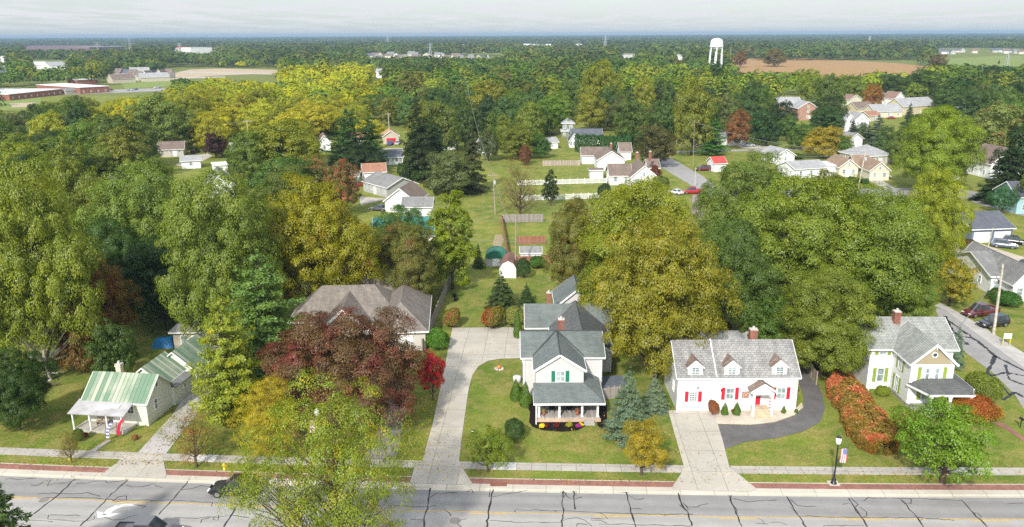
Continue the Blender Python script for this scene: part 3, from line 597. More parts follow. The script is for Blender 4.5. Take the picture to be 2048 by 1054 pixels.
# ---- 4. small house with the green metal roof
TIN=tinroof(); CRM=siding('cream clapboard',(.68,.69,.59),.24,.14); GSH=shingle('dull grey shingles',(.24,.24,.235),(.30,.30,.29),.22,.5,.3,.015)
o=P(298,852); Hs=House('house',(o.x,o.y),R(-7),'small cream clapboard house with patchy green metal roofs and a shallow porch'); rt=Hs.r
Hs.g(-7.3,0,7.3,5.2,2.95,5.05,ov=.3,rake=.16)
Hs.g(-5.6,5.0,5.0,4.6,2.8,4.75,ax='y',ov=.25,rake=.12); Hs.g(-4.6,9.6,5.4,5.6,2.7,4.9,ax='y',ov=.25,k=1,rake=.12)
q=MB(); slab(q,(.55,5.3,2.3),(.55,9.4,2.3),(-1.6,9.4,3.35),(-1.6,5.3,3.35),.1); q.build('roof',GSH,rt); Hs.w.box(-1.6,5.21,-.1,.3,9.3,2.28)
chimney(rt,-4.6,3.0,4.4,6.0,.6,.6,True,plain('cream stucco',(.55,.47,.36),.9))
q=MB(); slab(q,(-7.9,-2.3,2.25),(-1.3,-2.3,2.25),(-1.3,-.02,2.95),(-7.9,-.02,2.95),.1); p_=q.build('porch_roof',plain('grey roll roofing',(.37,.365,.36),.85,0,.2,.8),rt)
q=MB()
for a,b,w,h,s in ((-4.2,2.62,1.6,.5,.1),(-3.1,2.66,1.2,.55,-.15),(-4.6,2.5,1.0,.35,.2)): y=(b-2.95)/.7*2.28; q.obox((a,y,b+.06),Vector((math.cos(s),math.sin(s),0)),Vector((0,.956,.29)),Vector((0,-.29,.956)),w,h,.03)
q.build('loose_sheet',plain('white plastic sheet',(.75,.76,.78),.5),p_)
q=MB(); q.box(-7.6,-2.2,-.1,-1.4,-.02,.28); q.build('porch_floor',plain('worn porch concrete',(.40,.37,.32),.9,0,.2),rt)
for x in (-7.5,-5.5,-3.5,-1.75): m=MB(); m.tube([(x,-2.1,.2),(x,-2.1,2.2)],.085,8); m.build('porch_post',WHT,rt)
window(rt,-6.0,0,1.75,.8,1.2,'f'); door(rt,-3.6,0,.3,.9,2.0,'f'); window(rt,-1.9,0,1.9,.7,.9,'f',gl=GLD)
window(rt,0,1.8,1.9,.55,1.15,'r',gl=GLD,grid=(1,2)); window(rt,0,2.4,4.05,.45,.7,'r',gl=GLD,grid=(1,1)); window(rt,.3,7.6,1.5,.5,.6,'r',gl=GLD,grid=(1,1)); window(rt,.8,12,1.6,.6,1.2,'r',gl=GLD,grid=(1,2))
m=MB(); m.lathe([(.02,0),(.3,.05),(.42,.16)],(.3,8.9,2.75),14); m.tube([(.3,8.9,2.4),(.3,8.9,2.78)],.03); m.build('satellite_dish',plain('dish grey',(.6,.62,.63),.4),rt)
Hs.done(CRM,[TIN,TIN])
# ---- 5. brown-roofed ranch behind the crimson tree
BRN=shingle('taupe shingles',(.20,.175,.15),(.26,.23,.20),.22,.5,.25,.015)
o=P(688,694); Hs=House('house',(o.x,o.y),R(4),'taupe-roofed ranch house behind the crimson-leaved tree'); rt=Hs.r
Hs.h(-7.5,3,15,10,3.0,6.6,ov=.5,ins=4.2); Hs.g(-3.0,-.8,6.6,9,3.0,5.9,ax='y',ov=.4,rake=.34); Hs.h(4.6,-2.2,6.9,15,3.0,6.0,ov=.5); Hs.g(.8,12,8.6,7.4,4.3,7.4,ov=.35)
window(rt,.3,-.8,1.7,2.0,1.4,'f',grid=(3,2)); garage_door(rt,8.0,-2.2,3.6,2.3)
m=MB(); m.lathe([(.02,0),(.35,.06),(.5,.2)],(-6.5,9,6.1),14); m.tube([(-6.5,9,5.2),(-6.5,9,6.13)],.03); m.build('satellite_dish',MATS['dish grey'],rt)
m=MB(); m.tube([(7.2,15,6.4),(7.2,15,7.6)],.12,8); m.build('roof_vent',MATS['dark metal'],rt)
Hs.done(siding('beige siding',(.58,.54,.49)),BRN)
# ------------------------------------------------ ground, streets, paving
RA=-.047
def rd(s,t,z=0):
    o=math.copysign(min(abs(s),60),s); c=.00036*o*o+(.00072*60*(abs(s)-60) if abs(s)>60 else 0)
    return Vector((s*math.cos(RA)-(t+c)*math.sin(RA),68.08+s*math.sin(RA)+(t+c)*math.cos(RA),z))
G1=s2l((108,132,54)); G2=s2l((138,152,64)); DRY=s2l((176,160,100))
LAWN=grassmat('lawn grass',vary(G1,.72),vary(G2,.72),vary(DRY,.72),.8)
MEAD=grassmat('meadow',s2l((96,112,52)),s2l((110,118,60)),s2l((150,140,90)),.5,3)
def strip(name,t0,t1,z,mat,s0=-110,s1=110,thick=0,kind='structure',parent=None,step=4):
    m=MB(); ss=[s0+(s1-s0)*i/max(1,int((s1-s0)/step)) for i in range(max(1,int((s1-s0)/step))+1)]
    for a,b in zip(ss,ss[1:]):
        if thick: m.hull8([rd(a,t0,z-thick),rd(b,t0,z-thick),rd(b,t1,z-thick),rd(a,t1,z-thick)],[rd(a,t0,z),rd(b,t0,z),rd(b,t1,z),rd(a,t1,z)])
        else: m.poly([rd(a,t0,z),rd(b,t0,z),rd(b,t1,z),rd(a,t1,z)])
    o=m.build(name,mat,parent)
    if kind and not parent: o['kind']=kind
    return o
m=MB(); ss=[-150+10*i for i in range(31)]
for a,b in zip(ss,ss[1:]): m.poly([rd(a,.1),rd(b,.1),(b,600,0),(a,600,0)]); m.poly([rd(a,-40),rd(b,-40),rd(b,-13.6),rd(a,-13.6)])
m.poly([rd(-150,.1),(-150,600,0),(-700,600,0),(-700,40,0)]); m.poly([rd(150,.1),(700,40,0),(700,600,0),(150,600,0)])
g=m.build('ground',LAWN); g['kind']='structure'
m=MB(); m.poly([(-700,600,-.01),(700,600,-.01),(14000,14000,-.01),(-14000,14000,-.01)]); m.poly([(-14000,14000,-.01),(-700,600,-.01),(-700,40,-.01),(-14000,40,-.01)]); m.poly([(700,600,-.01),(14000,14000,-.01),(14000,40,-.01),(700,40,-.01)])
g=m.build('terrain',MEAD); g['kind']='structure'
CONC=paving('driveway concrete',(.44,.41,.35),(2.9,4.2),RA,.1,.25); WALKM=paving('pavement concrete',(.40,.375,.33),(1.5,9),RA,.12,.3)
CURB=paving('curb concrete',(.50,.465,.39),(3.2,9),RA,.08,.15); NEWC=paving('fresh concrete',(.60,.59,.56),None,0,.06,.1)
BRKP=shingle('red brick paving',(.29,.135,.105),(.36,.18,.14),.12,.22,.2,.008)
RDF=paving('far lane asphalt',(.275,.268,.255),None,RA,.08,.22,.85,.6); RDC=paving('centre lane concrete',(.365,.352,.325),None,RA,.07,.22,.85,.5)
ASPH=paving('dark asphalt drive',(.125,.12,.115),None,0,.22,.2); GRAV=paving('gravel',(.42,.40,.37),None,0,.2,.25); PEB=paving('pebble bed',(.50,.44,.35),None,0,.25,.2); OLDA=paving('worn street asphalt',(.30,.29,.275),None,0,.12,.35)
MUL=plain('dark mulch',(.018,.014,.012),.95,0,.4,5,.05)
road=strip('road',-4.62+.3,-.78,-.12,RDF); r2=strip('road_lane',-9.35,-4.32,-.12,RDC,parent=road); r3=strip('road_lane',-13.0,-9.35,-.12,RDF,parent=road)
strip('curb',-.46,.32,.015,CURB,thick=.3); strip('gutter',-.78,-.46,-.11,CURB,thick=.1); strip('brick_verge',.32,1.25,.03,BRKP,thick=.1); strip('verge_edge',1.25,1.38,.034,CURB,thick=.1); strip('curb',-13.6,-13.0,.05,CURB,thick=.3)
walk=strip('pavement',3.02,4.42,.03,WALKM,thick=.1)
def flat(name,pts,z,mat,kind='structure',parent=None,thick=0,world=False,label=None,cat=None):
    q=[Vector((p[0],p[1],z)) if world else P(p[0],p[1],0)+Z*z for p in pts]
    a=sum(q[i].x*q[(i+1)%len(q)].y-q[(i+1)%len(q)].x*q[i].y for i in range(len(q)))
    if a<0: q.reverse()
    m=MB()
    if thick: m.hull8([p-Z*thick for p in q],q)
    else: m.poly(q)
    o=m.build(name,mat,parent)
    if kind and not parent: o['kind']=kind
    if label: tag(o,label,cat)
    return o
flat('driveway',[(905,656),(1022,655),(1040,660),(1042,717),(1002,718),(976,722),(957,733),(945,750),(938,775),(934,800),(925,865),(918,921),(926,938),(944,966),(940,971),(820,966),(828,938),(845,921),(866,845),(884,760)],.045,CONC)
flat('driveway',[(1336,821),(1427,821),(1445,880),(1459,936),(1480,951),(1514,979),(1500,984),(1344,979),(1346,972),(1362,948),(1368,934),(1352,878)],.045,CONC)
flat('driveway',[(1430,849),(1500,851),(1548,846),(1590,832),(1608,815),(1607,795),(1596,760),(1592,715),(1615,720),(1632,760),(1645,790),(1650,818),(1640,845),(1605,864),(1550,877),(1490,884),(1458,896),(1444,900)],.04,ASPH)
flat('gravel_bed',[(1428,822),(1590,819),(1603,805),(1606,815),(1588,831),(1548,845),(1500,850),(1430,848)],.035,PEB)
flat('driveway',[(268,914),(327,914),(380,845),(420,790),(452,730),(450,690),(400,690),(392,735),(378,775),(345,830)],.026,GRAV)
flat('driveway',[(250,909),(325,911),(333,952),(330,956),(200,953),(205,948),(235,925)],.046,CONC)
flat('driveway',[(772,760),(818,760),(806,850),(797,900),(790,926),(720,925),(745,890),(765,830)],.026,paving('old grey asphalt',(.22,.21,.2),None,0,.15,.3))
flat('path',[(215,880),(222,882),(188,905),(176,904)],.04,WALKM)
flat('mulch_bed',[(1036,795),(1050,803),(1060,825),(1058,845),(1065,854),(1085,861),(1125,864),(1155,861),(1170,853),(1174,843),(1100,830),(1060,795),(1045,775),(1036,775)],.035,MUL); flat('mulch_bed',[(1193,842),(1195,852),(1205,858),(1214,856),(1214,810),(1203,800),(1197,812)],.035,MUL); flat('mulch_bed',[(1022,655),(1042,652),(1042,610),(1030,610),(1018,640)],.03,plain('brown soil',(.09,.06,.045),.95))
for a in ((986,12),(1893,20),(380,16)):
    x0,w=a; p=P(x0,{986:931,1893:952,380:917}[x0]); s=(p.x)/math.cos(RA); strip('pavement_slab',3.0,4.44,.036,NEWC,s-.1,s+w*.09+1.1,thick=.02)
# road markings: a solid and a broken yellow line each side of the turning lane, turn arrow, tar-sealed cracks
YEL=plain('yellow road paint',(.58,.37,.06),.7,0,.2,4); WPT=plain('white road paint',(.75,.75,.73),.6)
ZR=-.12
strip('yellow_line',-4.30,-4.20,ZR+.012,YEL,parent=road); strip('yellow_line',-9.62,-9.50,ZR+.012,YEL,parent=road)
for k in range(-10,11): strip('yellow_line',-4.56,-4.46,ZR+.012,YEL,k*11.3-3.8,k*11.3-.4,parent=road); strip('yellow_line',-9.32,-9.22,ZR+.012,YEL,k*11.3-1.8,k*11.3+1.4,parent=road)
def rpx(x,y): return P(x,y,ZR)
A=[rpx(*p)+Z*.014 for p in ((195,1035),(224,1010),(231,1019),(262,1010),(273,1007),(255,1006),(235,1013))]
m=MB(); q=lambda *a:[rpx(x,y)+Z*.014 for x,y in a]
m.poly(q((195,1036),(222,1033),(212,1029),(205,1025),(194,1023))); m.poly(q((222,1033),(242,1026),(212,1028.5))); m.poly(q((205,1030),(217,1031),(228,1020),(213,1020))); m.poly(q((213,1020),(228,1020),(245,1013),(232,1011))); m.poly(q((232,1011),(245,1013),(262,1012),(275,1008.5),(250,1008)))
for p in range(len(m.f)):
    f=m.f[p]; v=[Vector(m.v[i]) for i in f]
    if (v[1]-v[0]).cross(v[2]-v[0]).z<0: m.f[p]=tuple(reversed(f))
m.build('turn_arrow',WPT,road)
TAR=plain('tar seal',(.022,.022,.024),.5,0,.3,6)
CR=[('5',"600 655 430 815 270 935|1020 660 940 730 850 820 640 1035|1505 675 1450 740 1375 830 1270 940|1960 780 1930 820 1850 950 1790 1040",.16),
('5',"40 665 75 650 140 660 290 648|240 705 290 710 370 665 400 665 375 715 440 690 520 690 635 655|610 690 700 690 760 675 850 672 855 690 940 675 1020 662|1000 710 1080 720 1140 715 1235 690 1250 715 1300 725|1450 745 1530 735 1610 708 1690 718|300 810 520 806 760 808 960 825 1380 825 1700 845 1690 875|900 835 950 800 1015 790 1010 825 940 838 900 830|940 870 1080 860 1130 870 1170 875 1130 892|650 950 390 940 380 975 540 990 640 995 700 995 755 975 755 955|830 965 900 985 980 985 1040 960 1100 940|1395 965 1530 970 1620 965 1710 960 1750 950 1740 990 1710 985 1700 965 1850 945 1990 965|200 985 380 990 420 1000|1600 1010 1610 985 1680 965|300 775 420 770 540 775 700 770 800 795",.09),
('6',"1400 720 1380 800 1375 870 1350 960 1345 1040|1900 735 1880 820 1860 900 1845 1040",.2),
('6',"1385 805 1450 770 1610 762|1680 765 1720 740 1740 770|1890 805 1980 780 2048 768|1500 890 1560 950|1690 975 1640 990 1610 1015 1640 1040|1855 990 2048 995|1235 975 1350 985|1100 870 1380 880 1440 868|1880 735 1865 800|700 870 850 880 1000 868",.09),
('7',"410 755 405 820 410 900 400 1040|500 755 495 820 505 900|915 765 935 850 960 950 990 1040|1330 770 1350 840 1400 920 1440 1030|1740 790 1765 870 1790 930 1840 1035",.18),
('7',"0 770 150 742 420 750|420 760 450 810 490 825 560 800|890 765 935 767|940 790 990 825 1060 812|1370 850 1400 880 1480 880 1570 855|1770 815 1900 840 2048 825|20 905 400 910 680 925 1220 940 1450 938|1220 940 1225 950|0 1000 240 1003 380 1005 440 975 520 965 580 985 640 1035|740 975 640 975 630 995 700 990 760 1010|510 1035 530 1015 600 1020|690 1020 850 1018 1440 1032|1950 1015 2048 1018|1965 970 2005 985 2020 1010|545 752 640 752 730 760|480 770 490 750 515 750 512 790|1340 860 1390 920 1410 900 1365 840|1720 790 1760 790 1740 830|1755 850 1800 900 1800 935|700 925 740 945 765 975|390 760 430 765 420 800 395 790|20 905 25 920|340 905 350 920|950 895 1030 895",.09),
('8',"150 795 190 860 240 945 305 1040|640 810 690 870 740 960 795 1040|1060 820 1110 870 1190 960 1245 1040|1550 825 1640 930 1700 980 1755 1040",.17),
('8',"180 820 230 865 280 875 385 875|660 810 720 860 700 880|735 880 790 920 790 950 745 965|765 830 810 808 1050 810 1300 818 1550 825|1060 820 1100 850 1140 850 1145 815|250 955 740 968 1190 965 1490 990|20 1005 70 1000 155 1025|440 1035 450 1030 770 1030|1640 930 1680 930 1710 965|600 860 650 850|185 880 200 910 235 925|690 885 700 915 735 945|0 830 70 825|1910 855 2040 850|1190 965 1240 970 1220 990",.09)]
OFF={'5':(0,794),'6':(512,794),'7':(1024,794),'8':(1536,794)}
m=MB(); rr=random.Random(3)
for reg,txt,wd in CR:
    for ln in txt.split('|'):
        n=list(map(float,ln.split())); pts=[rpx(OFF[reg][0]+n[i]/4,OFF[reg][1]+n[i+1]/4) for i in range(0,len(n),2)]
        fine=[]
        for a,b in zip(pts,pts[1:]):
            k=max(1,int((b-a).length/.45))
            for j in range(k): fine.append(a.lerp(b,j/k)+Vector((rr.gauss(0,.045),rr.gauss(0,.045),0)))
        fine.append(pts[-1]); L_=[];Rr=[]
        for i,p in enumerate(fine):
            t=(fine[min(i+1,len(fine)-1)]-fine[max(0,i-1)]); t.z=0; t.normalize(); s=Vector((-t.y,t.x,0))*wd*rr.uniform(.16,.5); L_.append(p+s); Rr.append(p-s)
        for i in range(len(fine)-1):
            z=Z*(.018+.0004*rr.random()); m.poly([Rr[i]+z,Rr[i+1]+z,L_[i+1]+z,L_[i]+z])
m.build('tar_crack_seal',TAR,road)
for (x,y,rx) in ((910,1041,.5),(88,1000,.45)): m=MB(); m.lathe([(rx,0),(rx,.012)],tuple(rpx(x,y)),20); tag(m.build('manhole_cover',plain('manhole iron',(.22,.20,.18),.7)),'round iron manhole cover in the turning lane %s'%('right of the yellow tree' if x>500 else 'behind the dark conifer'),'manhole')
p=rpx(997,971); m=MB(); m.box(p.x-.8,p.y-.35,-.12,p.x+.8,p.y+.3,.05); m.box(p.x-.7,p.y-.36,-.1,p.x+.7,p.y-.351,.02,1); tag(m.build('storm_drain',[plain('rusty drain',(.22,.09,.06),.8),MATS['dark metal']]),'rust-brown storm drain inlet in the kerb','drain')
# streets behind
flat('street',[(1868,616),(1900,672),(1932,706),(1985,745),(2030,790),(2062,842),(2150,900),(2160,800),(2100,768),(2048,735),(1960,672),(1888,618)],.02,OLDA)
flat('street_shoulder',[(1868,612),(1890,619),(1960,673),(2048,736),(2100,769),(2110,740),(2048,706),(1960,650),(1905,618),(1880,606)],.012,GRAV)
flat('pavement',[(1980,845),(2010,858),(2060,892),(2060,884),(2012,850),(1985,840)],.03,BRKP)
m=MB()
for ln in ("1895 640 1930 665 1965 690 1990 712 2048 742","1890 632 1905 660 1935 690","1912 672 1945 676","1990 712 1975 745 1990 760 2020 790","2010 730 2020 760 2048 770","2005 800 2030 785 2048 795","1985 752 2012 745 2048 752"):
    n=list(map(float,ln.split())); pts=[P(n[i],n[i+1])+Z*.03 for i in range(0,len(n),2)]
    for a,b in zip(pts,pts[1:]):
        for j in range(6):
            c,d=a.lerp(b,j/6)+Vector((rr.gauss(0,.1),0,0)),a.lerp(b,(j+1)/6); s=Vector((-(d-c).y,(d-c).x,0)).normalized()*rr.uniform(.08,.28); m.poly([c+s,c-s,d-s,d+s] if False else [c-s,d-s,d+s,c+s])
m.build('tar_crack_seal',TAR)['kind']='structure'
for o in list(COL.objects):
    if o.name.startswith('tar_crack_seal') and not o.parent: o.parent=[x for x in COL.objects if x.name=='street'][0]
flat('street',[(1288,298),(1322,305),(1405,352),(1440,380),(1440,395),(1400,385),(1375,366),(1300,322)],.02,OLDA)
flat('street',[(1320,303),(1400,300),(1600,297),(1680,294),(1680,297),(1600,300.5),(1400,304),(1326,307)],.03,OLDA)
flat('street',[(1440,376),(1560,382),(1790,376),(1920,378),(2000,392),(2060,412),(2060,424),(1990,404),(1900,394),(1780,392),(1560,396),(1440,390)],.02,OLDA)
flat('driveway',[(1470,291),(1510,289),(1560,296),(1540,298),(1490,297)],.04,CONC)
flat('driveway',[(1283,292),(1300,292),(1303,300),(1283,301)],.03,CONC)
flat('driveway',[(1385,390),(1400,388),(1408,425),(1400,440),(1383,430)],.03,paving('pink asphalt',(.26,.2,.19)))
flat('driveway',[(1885,490),(1950,484),(2060,518),(2060,548),(1980,520),(1900,500)],.03,paving('tan gravel',(.46,.40,.31),None,0,.15,.35))
flat('driveway',[(1935,399),(1960,402),(2060,430),(2060,436),(1955,408)],.03,OLDA)
flat('driveway',[(1720,352),(1745,350),(1790,376),(1770,378)],.04,CONC); flat('driveway',[(1683,368),(1690,368),(1705,378),(1690,378)],.04,ASPH)
flat('driveway',[(770,296),(806,296),(806,308),(770,308)],.03,paving('tan drive',(.36,.30,.24)))
flat('path',[(720,393),(770,397),(770,399),(720,405)],.03,WALKM); flat('path',[(720,404),(765,398),(768,400),(722,410)],.035,WALKM)
flat('driveway',[(350,330),(372,318),(415,306),(425,312),(400,325),(390,338)],.03,CONC)
flat('gravel_yard',[(990,470),(1003,468),(1008,480),(1000,500),(985,490)],.02,paving('worn earth',(.30,.25,.15)))
# far fields
BRF=grassmat('harvested field',s2l((150,118,84)),s2l((165,132,92)),s2l((176,150,110)),.4,1); GRF=grassmat('green field',s2l((110,132,66)),s2l((128,140,80)),s2l((150,150,100)),.5,2); TANF=paving('tan construction soil',(.42,.33,.22),None,0,.1,.1)
flat('field',[(1270,122),(1440,121),(1500,117),(1590,116),(1680,120),(1800,127),(1840,131),(1900,140),(1880,152),(1700,156),(1500,150),(1300,135)],.05,BRF)
flat('field',[(1835,124),(1900,117),(2000,111.5),(2300,111.5),(2300,142),(1985,143),(1860,133)],.06,GRF); flat('field',[(1200,116),(1290,121),(1290,130),(1200,128)],.06,BRF)
flat('field',[(345,147),(380,139),(440,137),(560,140),(560,146),(420,152),(335,160)],.06,TANF); flat('field',[(230,152),(330,146),(345,172),(250,178)],.05,GRF)
flat('field',[(-60,190),(80,188),(85,215),(-60,225)],.05,GRF); flat('field',[(20,207),(70,205),(72,213),(25,215)],.08,TANF); flat('street',[(110,183),(330,176),(330,182),(120,190)],.07,OLDA)
for x0,y0,x1,y1 in ((360,143,545,147),(330,156,450,153)): flat('street',[(x0,y0),(x1,y1),(x1,y1+2.2),(x0,y0+2.2)],.09,CONC)
# ------------------------------------------------ vehicles
TYRE=plain('tyre rubber',(.02,.02,.02),.9); RIM=plain('alloy rim',(.45,.46,.47),.35,.8); CGL=glass('car glass',(.03,.04,.045)); LAMPW=plain('headlight lens',(.75,.75,.72),.15); LAMPR=plain('tail light lens',(.45,.02,.02),.2)
def paint(n,c):
    m=plain(n,c,.28,.1,.03,1,.6); b=m.node_tree.nodes.get('Principled BSDF')
    for x in m.node_tree.nodes:
        if x.type=='BSDF_PRINCIPLED': x.inputs['Coat Weight'].default_value=.6
    return m
def car(kind,loc,rz,pm,label,L_=None,group=None,z=0):
    """front of the car at +x"""
    spec={'suv':(4.7,1.88,1.72),'sedan':(4.7,1.84,1.46),'pickup':(5.9,2.0,1.9),'van':(5.1,1.98,1.78)}[kind]; l,w,h=spec; hw=w/2
    r=empty('parked_car' if z==0 else 'car',(loc[0],loc[1],z),rz,label,'pickup truck' if kind=='pickup' else 'car',group)
    bz=.98 if kind=='pickup' else (.78 if kind=='sedan' else .92); m=MB(); x0,x1=-l/2,l/2
    st=[(x0,.45,bz*.8,.86),(x0+.12,.3,bz,.94),(x0+.9,.24,bz+.04,1),(0,.22,bz,1),(x1-1.1,.24,bz-.02,1),(x1-.35,.26,bz-.12,.96),(x1-.06,.36,bz-.3,.88),(x1,.45,bz-.42,.8)]
    i0=len(m.v)
    for x,zl,zt,k in st:
        q=hw*k; m.v+=[(x,-q*.9,zl),(x,-q,zl+.22),(x,-q,zt-.16),(x,-q*.93,zt),(x,q*.93,zt),(x,q,zt-.16),(x,q,zl+.22),(x,q*.9,zl)]
    for a in range(len(st)-1):
        for j in range(8): b=i0+a*8+j; c=i0+a*8+(j+1)%8; m.f.append((b,b+8,c+8,c)); m.m.append(0)
    m.f.append(tuple(range(i0,i0+8))); m.m.append(0); e=i0+(len(st)-1)*8; m.f.append(tuple(range(e+7,e-1,-1))); m.m.append(0)
    ca,cb,ta,tb={'suv':(x0+.05,x1-1.25,x0+.42,x1-2.15),'sedan':(x0+.75,x1-1.25,x0+1.5,x1-2.15),'pickup':(x0+2.05,x1-1.5,x0+2.25,x1-2.35),'van':(x0+.05,x1-.95,x0+.3,x1-2.0)}[kind]
    B=[(ca,-hw*.92,bz-.02),(cb,-hw*.92,bz-.02),(cb,hw*.92,bz-.02),(ca,hw*.92,bz-.02)]; T=[(ta,-hw*.72,h),(tb,-hw*.72,h),(tb,hw*.72,h),(ta,hw*.72,h)]; m.hull8(B,T)
    if kind=='pickup':   # bed: walls above a dark floor
        m.box(x0+.05,-hw*.95,bz-.02,ca-.02,-hw*.85,bz+.12); m.box(x0+.05,hw*.85,bz-.02,ca-.02,hw*.95,bz+.12); m.box(x0+.04,-hw*.85,bz-.02,x0+.14,hw*.85,bz+.12)
    body=m.build('body',pm,r,True,.045)
    for p in body.data.polygons: p.use_smooth=False
    g=MB(); B=[Vector(p) for p in B]; T=[Vector(p) for p in T]
    def win(a,b,c,d,u0,u1,v0,v1):
        f=lambda u,v:(a.lerp(b,u)).lerp(d.lerp(c,u),v); n=(b-a).cross(d-a).normalized()*.014; g.poly([f(u0,v0)+n,f(u1,v0)+n,f(u1,v1)+n,f(u0,v1)+n])
    win(B[1],B[2],T[2],T[1],.06,.94,.08,.94); win(B[3],B[0],T[0],T[3],.08,.92,.2,.92)
    for a,b,c,d in ((B[0],B[1],T[1],T[0]),(B[2],B[3],T[3],T[2])):
        for u0,u1 in ((.06,.33),(.36,.63),(.66,.93)) if kind in('suv','van') else ((.08,.48),(.52,.92)): win(a,b,c,d,u0,u1,.2,.9)
    g.build('car_window',CGL,r)
    for sx in (x0+.95,x1-.95):
        for sy in (-1,1):
            t=MB(); R_=.36 if kind!='pickup' else .42; t.tube([(sx,sy*(hw-.2),R_),(sx,sy*(hw+.015),R_)],R_,16); tr=t.build('wheel',TYRE,r); q=MB(); q.tube([(sx,sy*(hw-.05),R_),(sx,sy*(hw+.03),R_)],R_*.62,12); q.build('rim',RIM,tr)
    for sy in (-1,1):
        q=MB(); q.box(x1-.16,sy*hw*.62-.2,bz-.38,x1-.0,sy*hw*.62+.2,bz-.2); q.build('headlight',LAMPW,r); q=MB(); q.box(x0-.01,sy*hw*.76-.13,bz-.32,x0+.1,sy*hw*.76+.13,bz-.06); q.build('tail_light',LAMPR,r)
        q=MB(); q.box(cb-.55,sy*(hw+.1)-.1,bz+.02,cb-.4,sy*(hw+.1)+.1,bz+.18); q.build('mirror',pm,r)
    return r
BLK=paint('black paint',(.012,.012,.014)); CHG=paint('graphite paint',(.07,.07,.08)); MAR=paint('maroon paint',(.11,.012,.02)); REDC=paint('red car paint',(.35,.012,.02)); WHC=paint('white car paint',(.75,.76,.77)); SLB=paint('slate blue paint',(.09,.11,.16)); BLU=paint('blue car paint',(.02,.06,.25)); SIL=paint('silver paint',(.42,.44,.46))
p=P(471,986,-.12); car('suv',p,R(180)+RA,BLK,'black car driving left behind the yellow street-side tree',z=-.12)
p=P(296,1078,-.12); car('pickup',p,RA,CHG,'dark grey pickup truck driving right at the bottom of the picture',z=-.12)
def carpx(kind,x,y,deg,pm,lab): p=P(x,y); return car(kind,p,R(deg),pm,lab)
carpx('pickup',1960,630,198,MAR,'maroon pickup truck parked beside the corner street')
carpx('suv',1985,652,196,BLK,'black car parked beside the maroon pickup truck')
carpx('suv',2008,495,-28,SLB,'slate blue car parked in front of the garage doors'); carpx('suv',2030,488,-30,BLK,'black car parked on the far side of the slate blue car')
carpx('sedan',2052,536,-25,BLK,'black car cut by the right edge of the picture'); carpx('sedan',1752,628,15,BLU,'blue car under the big green trees'); carpx('van',1407,341,182,MAR,'dark red minivan parked on grass beside the back street')
carpx('pickup',1385,387,185,REDC,'bright red pickup truck parked beside a white car'); carpx('sedan',1352,388,120,WHC,'white car parked left of the bright red pickup truck')
carpx('sedan',1766,356,170,WHC,'white car parked beside the tan gabled house'); carpx('suv',780,290,-95,BLU,'blue car in front of the red garage door'); carpx('sedan',795,289,-92,SIL,'silver car beside the blue one at the red garage')
carpx('sedan',1497,293,180,SIL,'silver car on the pale drive behind the round spruce'); carpx('sedan',722,372,20,REDC,'red car left of the grey ranch house'); carpx('sedan',757,421,165,CHG,'dark grey car by the white house with brown roof')
carpx('suv',392,306,80,BLK,'dark car beside the beige ranch house'); carpx('sedan',420,742,80,WHC,'white car under the yellow-green pine tree'); carpx('sedan',1783,238,10,REDC,'red car between the far yellow houses'); carpx('sedan',1905,362,185,WHC,'white car on the lawn before the brown-roofed barn-like house')
for i,(x,y) in enumerate(((258,181),(265,181),(272,180),(222,181),(312,177),(318,177))): carpx('sedan',x,y,80,[SIL,WHC,BLU,BLK,WHC,SIL][i],'car parked in the school car park').__setitem__('group','cars in the school car park')
# ------------------------------------------------ street furniture and yard things
DM=MATS['dark metal']
def flag(parent,x,y,z,w,h,name='flag'):
    """hanging stars-and-stripes banner: canton at the top, stripes running down"""
    m=MB()
    for i in range(7):
        a=x+w*(i/7); 
        for k in range(6):
            z1=z-h*k/6; z0=z-h*(k+1)/6; f=lambda zz:.06*math.sin(zz*3+a*4)
            m.poly([(a,y+f(z0),z0),(a+w/7,y+f(z0),z0),(a+w/7,y+f(z1),z1),(a,y+f(z1),z1)],0 if i%2==0 else 1)
    m.poly([(x+w*.42,y-.05,z-h*.4),(x+w,y-.05,z-h*.4),(x+w,y-.05,z),(x+w*.42,y-.05,z)],2)
    for i in range(4):
        for j in range(5): m.obox((x+w*(.5+.13*i),y-.056,z-h*(.05+.08*j)),X,Z,Yv,.035,.035,.004,1)
    return m.build(name,[plain('flag red',(.55,.12,.15),.8),plain('flag white',(.75,.72,.74),.8),plain('flag blue',(.07,.09,.26),.8)],parent)
p=P(1667,967); r=empty('street_lamp',(p.x,p.y,0),0,'black street lamp with white globe top and a hanging striped flag','street lamp')
m=MB(); m.lathe([(.3,0),(.3,.1),(.22,.14),(.2,.5),(.1,.65),(.075,.9),(.065,4.1),(.1,4.15),(.14,4.22)],(0,0,.0),14); m.build('pole',DM,r,True)
m=MB(); m.lathe([(.14,0),(.24,.22),(.28,.5),(.22,.72),(.1,.8)],(0,0,4.22),16); m.build('lamp_globe',plain('white globe',(.8,.8,.8),.3),r,True); m=MB(); m.lathe([(.26,0),(.12,.1),(.03,.22)],(0,0,4.96),12); m.build('cap',DM,r)
m=MB(); m.tube([(0,0,3.75),(.95,0,3.85)],.025); m.build('arm',DM,r); flag(r,.32,0,3.75,.62,1.5); flat('lamp_base_slab',[(p.x-.5,p.y-.45),(p.x+.5,p.y-.45),(p.x+.5,p.y+.45),(p.x-.5,p.y+.45)],.04,CURB,None,None,.1,True).parent=None
o=[x for x in COL.objects if x.name=='lamp_base_slab'][0]; o.parent=r; o.location=(-p.x,-p.y,0)
p=P(640,905); r=empty('street_lamp',(p.x,p.y,0),0,'black street lamp half hidden in the yellow tree, flag below its globe','street lamp')
